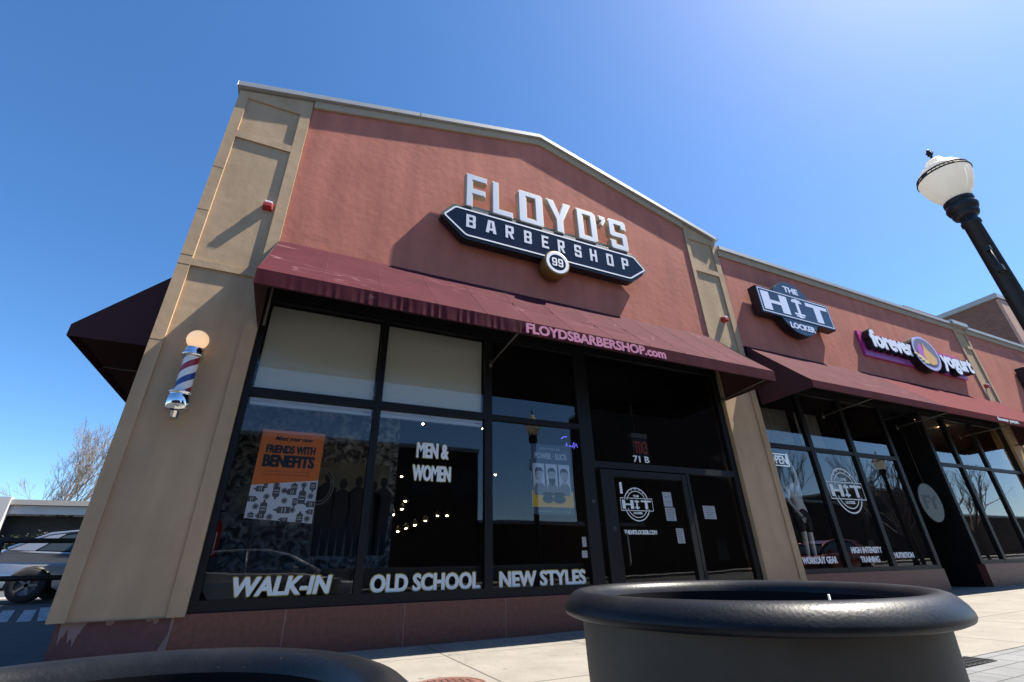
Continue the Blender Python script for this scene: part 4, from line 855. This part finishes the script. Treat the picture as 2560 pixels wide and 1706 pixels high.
# ------------------------------------------------------------------ pink yogurt sign
T = thing('shop_sign', 'pink panel sign with white letters on black sides and an oval emblem', 'sign', (15.2, -.1, 5.7))
M['magenta'] = mat('magenta_panel', (.45, .035, .22), .45); M['lilac'] = mat('lilac_panel', (.34, .10, .38), .45)
b = MB(); b.box(12.72, 17.6, -.06, -.005, 5.42, 6.14); b.build('panel', M['magenta'], T)
b = MB(); b.box(12.74, 17.58, -.066, -.0605, 5.44, 5.58); b.build('panel_stripe', M['lilac'], T)
def chan(body, x0, x1, z0, z1):
    b = MB(); b.text(body, x0-.025, x1+.025, z0-.025, z1+.025, -.235, .16, .04, .022); le = b.build('letters', M['signblack'], T)
    b = MB(); b.text(body, x0, x1, z0, z1, -.2415, .003, .03, .018); b.build('letter_face', M['white'], le)
chan('forever', 12.85, 14.75, 5.62, 6.12); chan('yogurt', 16.02, 17.68, 5.42, 5.98)
b = MB(); b.ell(15.27, 5.80, .62, .52, -.27, -.062, 48); b.build('emblem', M['signblack'], T)
b = MB(); b.ring(15.27, 5.80, .61, .51, .07, -.278, -.2705, 48); b.build('emblem_ring', mat('lavender', (.42, .38, .62), .4), T)
b = MB(); b.ell(15.27, 5.80, .54, .44, -.2755, -.2705, 40); b.build('emblem_ground', mat('emblem_grey', (.14, .12, .17), .5), T)
b = MB(); b.poly([(15.10, 5.52), (15.32, 5.45), (15.58, 5.52), (15.66, 5.68), (15.52, 5.82), (15.36, 5.92), (15.22, 6.12), (15.20, 5.95), (15.08, 5.75)], y0=-.285, y1=-.276); b.build('swirl', mat('amber', (.70, .36, .03), .4), T)
b = MB(); b.poly([(14.85, 5.62), (15.09, 5.55), (15.07, 5.74), (15.18, 5.95), (15.16, 6.08), (14.98, 6.0), (14.86, 5.85)], y0=-.283, y1=-.276); b.build('petal', mat('orchid', (.46, .08, .38), .4), T)
b = MB()
for k in range(4): b.poly([(14.62+.1*k, 5.70-.08*k), (14.95+.07*k, 5.62-.05*k), (14.97+.07*k, 5.66-.05*k), (14.68+.1*k, 5.76-.08*k)], y0=-.285-.001*k, y1=-.275)
b.build('ray', mat('pale_yellow', (.72, .60, .22), .4), T)
# dark sign cut by the frame on the right
T = thing('shop_sign', 'black box sign at the far right edge cut off by the frame', 'sign', (22.4, -.1, 6.1))
b = MB(); b.box(21.3, 24.5, -.28, -.02, 5.55, 6.35); b.build('cabinet', M['signblack'], T, bevel=.02); b = MB(); b.box(21.4, 24.4, -.286, -.281, 5.62, 6.28); b.build('face', M['slate'], T)

# ------------------------------------------------------------------ planters
def planter(cx, cy, zt, Rr, lab, seed):
    T = thing('planter', lab, 'planter', (cx, cy, 0), 'round black rimmed planters')
    rn = random.Random(seed)
    wd_, ht_ = .063, .0435
    prof = [(Rr-wd_, zt-ht_*.55), (Rr-wd_*.94, zt-ht_*.32), (Rr-wd_*.83, zt-ht_*.12), (Rr-wd_*.7, zt-ht_*.03), (Rr-wd_*.58, zt), (Rr-wd_*.45, zt-ht_*.03), (Rr-wd_*.33, zt-ht_*.10), (Rr-wd_*.2, zt-ht_*.25), (Rr-wd_*.09, zt-ht_*.45), (Rr-wd_*.02, zt-ht_*.65), (Rr, zt-ht_*.8), (Rr-wd_*.04, zt-ht_*.93), (Rr-wd_*.14, zt-ht_), (Rr-wd_*.4, zt-ht_*.97), (Rr-wd_*.62, zt-ht_*.95)]
    b = MB(); b.lathe(prof, (cx, cy, 0), 96); b.build('rim', M['plastic'], T)
    b = MB(); b.lathe([(Rr-wd_-.01, zt-.2), (Rr-wd_-.002, zt-ht_*.9), (Rr-wd_, zt-ht_*.551)], (cx, cy, 0), 96); b.build('inner_wall', M['inner'], T)
    b = MB(); b.lathe([(Rr-.036, zt-.042), (Rr-.040, zt-.14), (Rr-.055, zt-.36), (Rr-.085, .04), (Rr-.1, .002), (0, .002)], (cx, cy, 0), 96); b.build('pot', M['pot'], T)
    b = MB(); n = 30; vs = [(cx, cy, zt-.125)]; fs = []
    for j in range(1, 9):
        for k in range(n): r = (Rr-.066)*j/8; t = 2*math.pi*k/n; vs.append((cx+r*math.cos(t), cy+r*math.sin(t), zt-.13+rn.uniform(-.012, .018)))
    for k in range(n): fs.append((0, 1+k, 1+(k+1) % n))
    for j in range(7):
        for k in range(n): p, q = 1+j*n+k, 1+j*n+(k+1) % n; fs.append((p, p+n, q+n, q))
    b.add(vs, fs); b.build('soil', M['soil'], T)
    b = MB()
    for k in range(46):
        r = (Rr-.08)*math.sqrt(rn.random()); t = rn.uniform(0, 6.28); x, yy = cx+r*math.cos(t), cy+r*math.sin(t); l = rn.uniform(.01, .03); dx, dy = rn.uniform(-1, 1), rn.uniform(-1, 1)
        b.tube([(x, yy, zt-.12), (x+dx*l, yy+dy*l, zt-.10+rn.uniform(0, .02))], .0014, 5)
    b.build('straw_bits', M['straw'], T)
    return T
K1 = planter(.8743, -5.203, .678, .36, 'round planter with thick glossy black rim and taupe body at lower right', 1)
b = MB(); b.tube([(.915, -5.36, .50), (.905, -5.375, .672)], .0018, 6); b.build('twig', M['whitevinyl'], K1)
K2 = planter(-.2016, -5.40, .6205, .36, 'round black rimmed planter cropped at the lower left corner', 2)

for K, tx, ty, zt in ((K1, .004, .022, .678), (K2, .02, .029, .6205)):   # the pots lean a little with the paving
    K.rotation_euler = (math.atan(ty), -math.atan(tx), 0); K.location.x += tx*zt; K.location.y += ty*zt
# ------------------------------------------------------------------ street lamps
def lamp(x, y, z0, lab):
    T = thing('street_lamp', lab, 'street lamp', (x, y, z0), 'acorn street lamps')
    g0 = 3.93
    def L(prof, m, name, n=40): b = MB(); b.lathe([(r, h) for r, h in prof], (x, y, 0), n); return b.build(name, m, T)
    L([(0, .0), (.20, 0), (.20, .05), (.17, .09), (.15, .35), (.12, .55), (.10, .62), (.085, .70), (.072, .8), (.064, 3.62), (.075, 3.63), (.075, 3.66), (.066, 3.67), (.066, 3.72)], M['iron'], 'pole')
    L([(.066, 3.72), (.095, 3.73), (.105, 3.76), (.09, 3.79), (.115, 3.80), (.125, 3.84), (.115, 3.875), (.10, 3.885), (.118, 3.90), (.118, 3.93), (.10, 3.94)], M['iron'], 'collar')
    gm = bpy.data.materials.get('ribbed_lamp_glass')
    if gm is None:
        gm = mat('ribbed_lamp_glass', (.86, .84, .78), .28, bump=.3, bscale=60, bdist=.004, spec=.3); t = gm.node_tree; p = t.nodes['Principled BSDF']
        tl = t.nodes.new('ShaderNodeBsdfTranslucent'); tl.inputs[0].default_value = (.95, .92, .84, 1); mx = t.nodes.new('ShaderNodeMixShader'); mx.inputs[0].default_value = .5
        t.links.new(p.outputs[0], mx.inputs[1]); t.links.new(tl.outputs[0], mx.inputs[2]); t.links.new(mx.outputs[0], t.nodes['Material Output'].inputs[0])
    L([(.095, 3.935), (.125, 3.98), (.165, 4.05), (.195, 4.13), (.210, 4.20), (.213, 4.245)], gm, 'globe', 56)
    L([(.200, 4.29), (.185, 4.335), (.155, 4.375), (.115, 4.40), (.095, 4.42), (.085, 4.455), (.065, 4.49), (.03, 4.51), (0, 4.515)], gm, 'dome', 56)
    L([(.212, 4.245), (.222, 4.245), (.222, 4.257), (.212, 4.257)], M['iron'], 'ring'); L([(.203, 4.283), (.212, 4.283), (.212, 4.295), (.203, 4.295)], M['iron'], 'ring')
    b = MB()
    for k in range(40):
        if k % 10 < 7: t = 2*math.pi*k/40; b.tube([(x+.215*math.cos(t), y+.215*math.sin(t), 4.256), (x+.208*math.cos(t), y+.208*math.sin(t), 4.285)], .0035, 5)
    for q in range(4):
        t0 = R(90*q+70); b.add([(x+r*math.cos(t0+dt), y+r*math.sin(t0+dt), z) for dt in (-.16, -.08, 0, .08, .16) for r, z in ((.217, 4.256), (.209, 4.284))], [(2*i, 2*i+2, 2*i+3, 2*i+1) for i in range(4)])
    b.build('gallery', M['iron'], T)
    L([(.203, 4.29), (.2, 4.262), (.209, 4.25)], gm, 'globe_neck', 56)
    L([(0, 4.51), (.03, 4.512), (.012, 4.535), (.010, 4.56), (.024, 4.575), (.024, 4.585), (.010, 4.60), (.010, 4.61), (.020, 4.625), (.014, 4.645), (0, 4.66)], M['iron'], 'finial', 16)
    b = MB()
    for k in range(4): t = R(45+90*k); b.tube([(x, y, 4.60), (x+.03*math.cos(t), y+.03*math.sin(t), 4.60)], [.008, .011], 6)
    b.build('finial_arm', M['iron'], T)
    b = MB()
    for (za, zb) in ((3.02, 3.32),): 
        b.tube([(x-.075, y-.03, za), (x-.085, y-.03, za+.05), (x-.08, y-.03, zb)], .014, 8); b.box(x-.11, x-.06, y-.055, y-.005, za+.02, za+.08); b.box(x-.105, x-.06, y-.05, y-.01, zb-.05, zb)
    b.build('banner_clamp', M['iron'], T)
    return T
lamp(5.60, -4.68, .035, 'black acorn street lamp with milky globe against the sky at right')
lamp(21.0, -4.68, .24, 'second black acorn street lamp further along the kerb seen reflected')

# ------------------------------------------------------------------ pavement metalwork
def cover(x, y, r, lab, m, z):
    T = thing('manhole_cover', lab, 'manhole cover', (x, y, z))
    b = MB(); b.lathe([(0, .010), (r*.9, .010), (r*.91, .006), (r*.93, .006), (r*.94, .011), (r, .011), (r, -.02)], (x, y, z), 40); b.build('plate', m, T)
    b = MB()
    for i in range(-5, 6):
        for j in range(-5, 6):
            if math.hypot(i, j) < 5: b.box(x+i*r/6-.014, x+i*r/6+.014, y+j*r/6-.014, y+j*r/6+.014, z+.0105, z+.015)
    b.build('stud', m, T)
M['rust'] = mat('rusty_iron', (.14, .06, .045), .7, var=.3, vscale=20)
cover(1.22, -2.18, .27, 'rusty brown round manhole cover in the sidewalk before the shop', M['rust'], .002)
b = MB()
T = thing('dark_bar_plate', 'small dark iron drain grate beside the lamp in the pavement', 'drain grate', (4.85, -3.62, .03))  # small dark plate with raised bars set on the paving
b.box(4.60, 5.02, -3.70, -3.50, .02, .030); b.build('dark_base', M['black'], T)
b = MB()
for k in range(6): b.box(4.62+.07*k, 4.65+.07*k, -3.69, -3.51, .0305, .036)
b.build('bar', M['iron'], T)

# ------------------------------------------------------------------ railing at the left
T = thing('railing', 'black pipe railing between the corner pilaster and the side street', 'railing', (-3, 1.2, 0))
for z in (1.145, .775): b = MB(); b.tube([(-6.5, 1.2, z), (-1.80, 1.2, z)], .026, 10); b.build('rail', M['iron'], T)
for x in (-2.78, -4.4, -6.0): b = MB(); b.tube([(x, 1.2, .0), (x, 1.2, 1.145)], .028, 10); b.build('post', M['iron'], T)

# ------------------------------------------------------------------ cars
def car(name, lab, x, y, z, rot, paint, group='parked cars'):
    T = thing(name, lab, 'car', (0, 0, 0), group)
    W2 = .88
    # side outline, front towards +x, wheels at -1.35 and 1.35
    def arch(cx, r=.40, n=10): return [(cx-r*math.cos(math.pi*k/n)*-1, .34+r*math.sin(math.pi*k/n)*1.0) for k in range(n+1)]
    out = [(-2.28, .36)]
    out += [(-1.35-.42*math.cos(math.pi*k/10), .30+.42*math.sin(math.pi*k/10)) for k in range(11)]
    out += [(-.8, .22), (.8, .22)]
    out += [(1.35-.42*math.cos(math.pi*k/10), .30+.42*math.sin(math.pi*k/10)) for k in range(11)]
    out += [(2.25, .30), (2.36, .42), (2.38, .58), (2.28, .70), (2.0, .78), (1.4, .90), (1.05, .96), (.4, .985), (-.6, 1.0), (-1.45, 1.04), (-2.05, 1.08), (-2.30, 1.04), (-2.38, .85), (-2.36, .55)]
    secs = [-1, -.96, -.8, -.4, 0, .4, .8, .96, 1]
    vs = []; fs = []; n = len(out)
    for s in secs:
        for (px_, pz_) in out:
            a = abs(s); k = 1-.035*max(0, (a-.8)/.2)**2; taper = 1-.16*max(0, (abs(px_)-1.5)/.9)**2; bul = 1-.05*((pz_-.62)/.5)**2
            cx = px_*(1-.02*a*a-(.06 if a > .95 else 0)*(abs(px_) > 1.9)); zz = pz_-(.02*a*a if pz_ > .75 else 0)-(.03 if a > .97 and pz_ > .75 else 0)
            vs.append((cx, s*W2*taper*bul, zz))
    for i in range(len(secs)-1):
        for k in range(n): a = i*n+k; c = i*n+(k+1) % n; fs.append((a, c, c+n, a+n))
    tr = tessellate_polygon([[Vector((p[0], p[1], 0)) for p in out]])
    for t in tr: fs.append(tuple(t)); fs.append(tuple(i+(len(secs)-1)*n for i in reversed(t)))
    b = MB(); b.add(vs, fs, True); body = b.build('body', paint, T); bm = bmesh.new(); bm.from_mesh(body.data); bmesh.ops.recalc_face_normals(bm, faces=bm.faces); bm.to_mesh(body.data); bm.free()
    body.modifiers.new('es', 'EDGE_SPLIT').split_angle = R(38)
    # greenhouse: glass volume and roof
    gl = [(-1.86, 1.05), (-1.30, 1.36), (-.55, 1.455), (.1, 1.44), (.62, 1.32), (1.32, .965)]
    def gw(z): return .80-.22*max(0, (z-1.0)/.45)
    vs = []; fs = []
    for s in (-1, 1):
        for p in gl: vs.append((p[0], s*gw(p[1]), p[1]))
    m_ = len(gl)
    for k in range(m_-1): fs.append((k, k+1, m_+k+1, m_+k))
    fs += [tuple(range(m_)), tuple(reversed(range(m_, 2*m_)))]
    b = MB(); b.add(vs, fs); o = b.build('window_glass', mat('tinted_car_glass', (.02, .028, .035), .06), T); bm = bmesh.new(); bm.from_mesh(o.data); bmesh.ops.recalc_face_normals(bm, faces=bm.faces); bm.to_mesh(o.data); bm.free()
    b = MB()
    top = [(-1.92, 1.06), (-1.33, 1.385), (-.9, 1.45), (-.5, 1.478), (.1, 1.462), (.66, 1.335), (1.38, .965)]
    for i in range(1, 5):
        p, q = top[i], top[i+1]
        b.add([(p[0], -gw(p[1])-.005, p[1]-.008), (q[0], -gw(q[1])-.005, q[1]-.008), (q[0], gw(q[1])+.005, q[1]-.008), (p[0], gw(p[1])+.005, p[1]-.008), (p[0], 0, p[1]+.02), (q[0], 0, q[1]+.02)], [(0, 1, 5, 4), (4, 5, 2, 3)], True)
    b.build('roof', paint, T)
    for s in (-1, 1):
        b = MB()
        b.tube([(p[0], s*(gw(p[1])+.006), p[1]) for p in top], [.05, .045, .035, .03, .03, .032, .04], 8)
        b.tube([(-.28, s*(gw(1.0)+.012), .99), (-.34, s*(gw(1.44)+.004), 1.44)], .028, 6)
        b.poly([(-1.92, 1.05), (-1.5, 1.03), (-1.12, 1.385), (-1.33, 1.37)], y0=0, y1=.001) if False else None
        b.add([(-1.95, s*.81, 1.05), (-1.45, s*.815, 1.03), (-1.05, s*.635, 1.40), (-1.33, s*.645, 1.375)], [(0, 1, 2, 3), (3, 2, 1, 0)])
        b.build('pillar', paint, T)
        b = MB(); b.box(.72, .86, s*.9-.07, s*.9+.07, .98, 1.10); b.build('mirror', paint, T, bevel=.03)
        for hx in (-.62, .42):
            b = MB(); b.tube([(hx, s*.885, .86), (hx+.02, s*.90, .865), (hx+.16, s*.90, .865), (hx+.18, s*.885, .86)], .013, 6); b.build('handle', M['chrome'], T)
        b = MB(); b.add([(-2.35, s*.62, .78), (-2.18, s*.85, .78), (-2.14, s*.85, .97), (-2.33, s*.62, .97)], [(0, 1, 2, 3), (3, 2, 1, 0)]); b.build('tail_light', bpy.data.materials.get('tail_red') or mat('tail_red', (.30, .01, .01), .2), T)
        b = MB(); b.box(1.98, 2.30, s*.66-.14, s*.66+.12, .62, .735); b.build('headlight', M['clear'], T, bevel=.04)
        for wx in (-1.35, 1.35):
            b = MB(); yy = s*.78; b.lathe([(.20, -.10), (.31, -.11), (.335, -.09), (.34, 0), (.335, .09), (.31, .11), (.20, .10)], (wx, yy, .34), 32, 'y'); wh = b.build('wheel', bpy.data.materials.get('tyre_rubber') or mat('tyre_rubber', (.015, .015, .016), .8), T)
            b = MB(); b.lathe([(.0, .02), (.20, .02), (.215, .085), (.205, .095)] if s > 0 else [(.0, -.02), (.20, -.02), (.215, -.085), (.205, -.095)], (wx, yy, .34), 28, 'y')
            for k in range(5):
                t = 2*math.pi*k/5; ct, st = math.cos(t), math.sin(t); yo = yy+s*.075
                b.add([(wx+.03*-st, yo, .34+.03*ct), (wx-.03*-st, yo, .34-.03*ct), (wx+.2*ct-.02*-st, yo, .34+.2*st-.02*ct), (wx+.2*ct+.02*-st, yo, .34+.2*st+.02*ct)], [(0, 1, 2, 3), (3, 2, 1, 0)])
            b.build('rim', M['alloy'], wh)
    T.location = (x, y, z); T.rotation_euler.z = rot
    return T
M['alloy'] = mat('alloy', (.22, .22, .23), .35, .9)
M['silver'] = mat('silver_paint', (.55, .56, .58), .28, .6, coat=.8)
M['greycar'] = mat('grey_car_paint', (.33, .34, .36), .24, .7, coat=1)
M['redcar'] = mat('red_car_paint', (.22, .012, .012), .3, .2, coat=1)
car('parked_car', 'grey sedan parked beyond the railing with rear wheel in view', -3.62, 9.55, .352, 0, M['greycar'])
car('parked_car', 'silver sedan at the kerb seen reflected under the first window', -.45, -8.3, -.15, 0, M['silver'])
car('parked_car', 'red sedan down the street seen reflected in the fitness shop', 21.5, -8.4, .1, math.pi, M['redcar'])

# ------------------------------------------------------------------ bare trees
def bare_tree(name, lab, x, y, z, h, seed, spread=.55, group='bare winter trees', lv=5):
    T = thing(name, lab, 'tree', (x, y, z), group); rn = random.Random(seed); tk = MB(); cr = MB()
    def grow(p, d, l, r, lev):
        pts = [p]; q = p.copy(); dd = d.copy()
        for i in range(3):
            dd = (dd+Vector((rn.uniform(-.16, .16), rn.uniform(-.16, .16), rn.uniform(-.03, .10)))).normalized(); q = q+dd*l/3; pts.append(q.copy())
        (tk if lev < 2 else cr).tube(pts, [max(q_, .008) for q_ in (r, r*.86, r*.74, r*.62)], 7 if lev < 2 else (5 if lev < 4 else 3), cap=False)
        if lev >= lv: return
        n = rn.choice((2, 3, 3, 4)) if lev > 0 else 4
        for i in range(n):
            a = rn.uniform(0, 6.28); s = rn.uniform(.35, 1)*spread; base = pts[3] if i < 2 else pts[rn.choice((1, 2, 3))]
            u = dd.orthogonal().normalized(); v = dd.cross(u); nd = (dd+(u*math.cos(a)+v*math.sin(a))*s+Vector((0, 0, .12))).normalized()
            grow(base.copy(), nd, l*rn.uniform(.62, .86), r*.58, lev+1)
    grow(Vector((x, y, z-.1)), Vector((0, 0, 1)), h*.24, h*.016, 0)
    bk = bpy.data.materials.get('tree_bark') or mat('tree_bark', (.11, .085, .07), .9, var=.3, vscale=20)
    tw = bpy.data.materials.get('pale_twig') or mat('pale_twig', (.20, .18, .165), .9)
    tk.build('trunk', bk, T); cr.build('crown', tw, T)
bare_tree('bare_tree', 'bare leafless tree with fine pale twigs behind the low building at left', -14.6, 40.5, .6, 13.0, 4, lv=7, spread=.62)
bare_tree('bare_tree', 'smaller bare tree cropped at the left edge beyond the low building', -27.0, 42, .6, 9.0, 9, lv=6, spread=.55)
bare_tree('bare_tree', 'bare street tree across the road seen reflected in the fitness shop', 24, -11, 0, 9, 12)
bare_tree('bare_tree', 'second bare street tree across the road seen reflected further right', 36, -15, 0, 10, 15)
# ------------------------------------------------------------------ hedge and low building at left
T = thing('hedge', 'clipped dark evergreen hedge in front of the low building', 'hedge', (-16, 33, .3))
b = MB(); rn = random.Random(5)
for k in range(9000):
    x = rn.uniform(-24, -7); yq = 32.8+rn.random()**2*2; z = .35+rn.random()*(2.95+.25*math.sin(x*1.7)+.15*math.sin(x*4.1)); s = rn.uniform(.05, .12); a, e = rn.uniform(0, 6.28), rn.uniform(-.6, .8)
    u = Vector((math.cos(a), math.sin(a), e)).normalized()*s; v = Vector((-math.sin(a), math.cos(a), rn.uniform(-.5, .5))).normalized()*s*.6; c = Vector((x, yq, z))
    b.add([c-u, c+v, c+u, c-v], [(0, 1, 2, 3)])
def leafmat():
    m = mat('hedge_leaves', (.045, .05, .022), .7, var=.7, vscale=1.5); return m
b.build('foliage', leafmat(), T)
b = MB()
for k in range(30): x = -23.5+k*.55; b.tube([(x, 33.8, .3), (x+rn.uniform(-.1, .1), 33.9, 2.8)], .03, 5)
b.build('stem', mat('hedge_stem', (.06, .045, .035), .9), T)
T = thing('low_building', 'low brick building with a wide pale fascia across the car park', 'building', (-18, 36, .4))
M['fascia'] = mat('pale_fascia', (.50, .47, .45), .8, var=.06, vscale=2)
b = MB(); b.box(-45, -4, 35.7, 36.0, 4.76, 5.28); b.build('fascia', M['fascia'], T)
b = MB(); b.box(-45, -4, 35.45, 36.0, 5.30, 5.62); b.build('eaves', mat('tan_eaves', (.38, .34, .30), .8), T)
b = MB(); b.box(-45, -17.2, 36.02, 36.4, .2, 4.75); b.build('brick_wall', M['brickfar'], T)
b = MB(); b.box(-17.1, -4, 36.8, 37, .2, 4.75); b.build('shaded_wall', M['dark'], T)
b = MB(); b.box(-17.0, -16.4, 35.3, 35.7, .2, 5.75); b.build('pier', M['fascia'], T)
b = MB(); b.box(-45, -4, 36.01, 48, 5.3, 5.5); b.build('roof', M['cap'], T)

# ------------------------------------------------------------------ tall brick building beyond the wing
T = thing('brick_building', 'taller brown brick building rising behind the right end of the shops', 'building', (33, 8, 0))
X0, Y0, Z0 = 27.1, 1.0, 11.05
b = MB(); b.box(X0, 60, Y0, 30, 0, Z0); b.build('wall', M['brick'], T)
b = MB(); b.box(X0-.12, 60, Y0-.14, 30.1, Z0+.001, Z0+.22); b.build('coping', M['cap'], T)
b = MB(); b.box(X0+.002, X0+1.1, Y0-.10, Y0-.002, 0, Z0-.05); b.box(X0+3.6, X0+4.7, Y0-.10, Y0-.002, 0, Z0-.05); b.build('corner_pier', mat('pinkish_precast', (.42, .25, .20), .85, var=.1, vscale=3), T)
b = MB(); b.box(X0+2.2, 60, 5, 30, Z0+.22, Z0+2.4); b.build('penthouse', M['brick'], T)
b = MB(); b.tube([(X0-2.2, -.2, 7.6), (X0-1.2, -.1, 8.1), (X0, .5, 9.0), (X0+3, .7, 9.4)], .012, 5); b.build('service_cable', M['black'], T)

# ------------------------------------------------------------------ buildings across the road, seen reflected
DW = mat('dark_window', (.012, .014, .018), .3)
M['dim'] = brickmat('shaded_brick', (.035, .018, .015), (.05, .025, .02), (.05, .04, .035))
def block(lab, x0, x1, h, m, win, yb=-25):
    T = thing('street_building', lab, 'building', ((x0+x1)/2, yb, 0), 'buildings across the road')
    b = MB(); b.box(x0, x1, yb-10, yb, 0, h); b.build('wall', m, T)
    b = MB(); b.box(x0-.05, x1+.05, yb-10.1, yb+.12, h+.001, h+.25); b.build('coping', M['cap'], T)
    for zz in win:
        n = int((x1-x0)/2.6)
        for k in range(n): b = MB(); x = x0+(k+.5)*(x1-x0)/n; b.box(x-.7, x+.7, yb+.003, yb+.05, zz, zz+1.6); b.build('window', DW, T)
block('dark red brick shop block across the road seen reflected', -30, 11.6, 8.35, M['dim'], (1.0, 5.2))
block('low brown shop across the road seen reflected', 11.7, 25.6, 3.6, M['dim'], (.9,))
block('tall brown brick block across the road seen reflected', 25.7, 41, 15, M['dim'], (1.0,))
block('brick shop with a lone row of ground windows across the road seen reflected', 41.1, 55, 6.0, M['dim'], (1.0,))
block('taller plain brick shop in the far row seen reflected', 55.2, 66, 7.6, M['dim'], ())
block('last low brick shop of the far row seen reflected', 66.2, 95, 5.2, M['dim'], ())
bare_tree('bare_tree', 'leaning bare street tree between parked car and far row seen reflected', 30, -9, 0, 8.5, 21)
bare_tree('bare_tree', 'bare street tree before the tall block across the road seen reflected', 44, -12, 0, 10, 22)
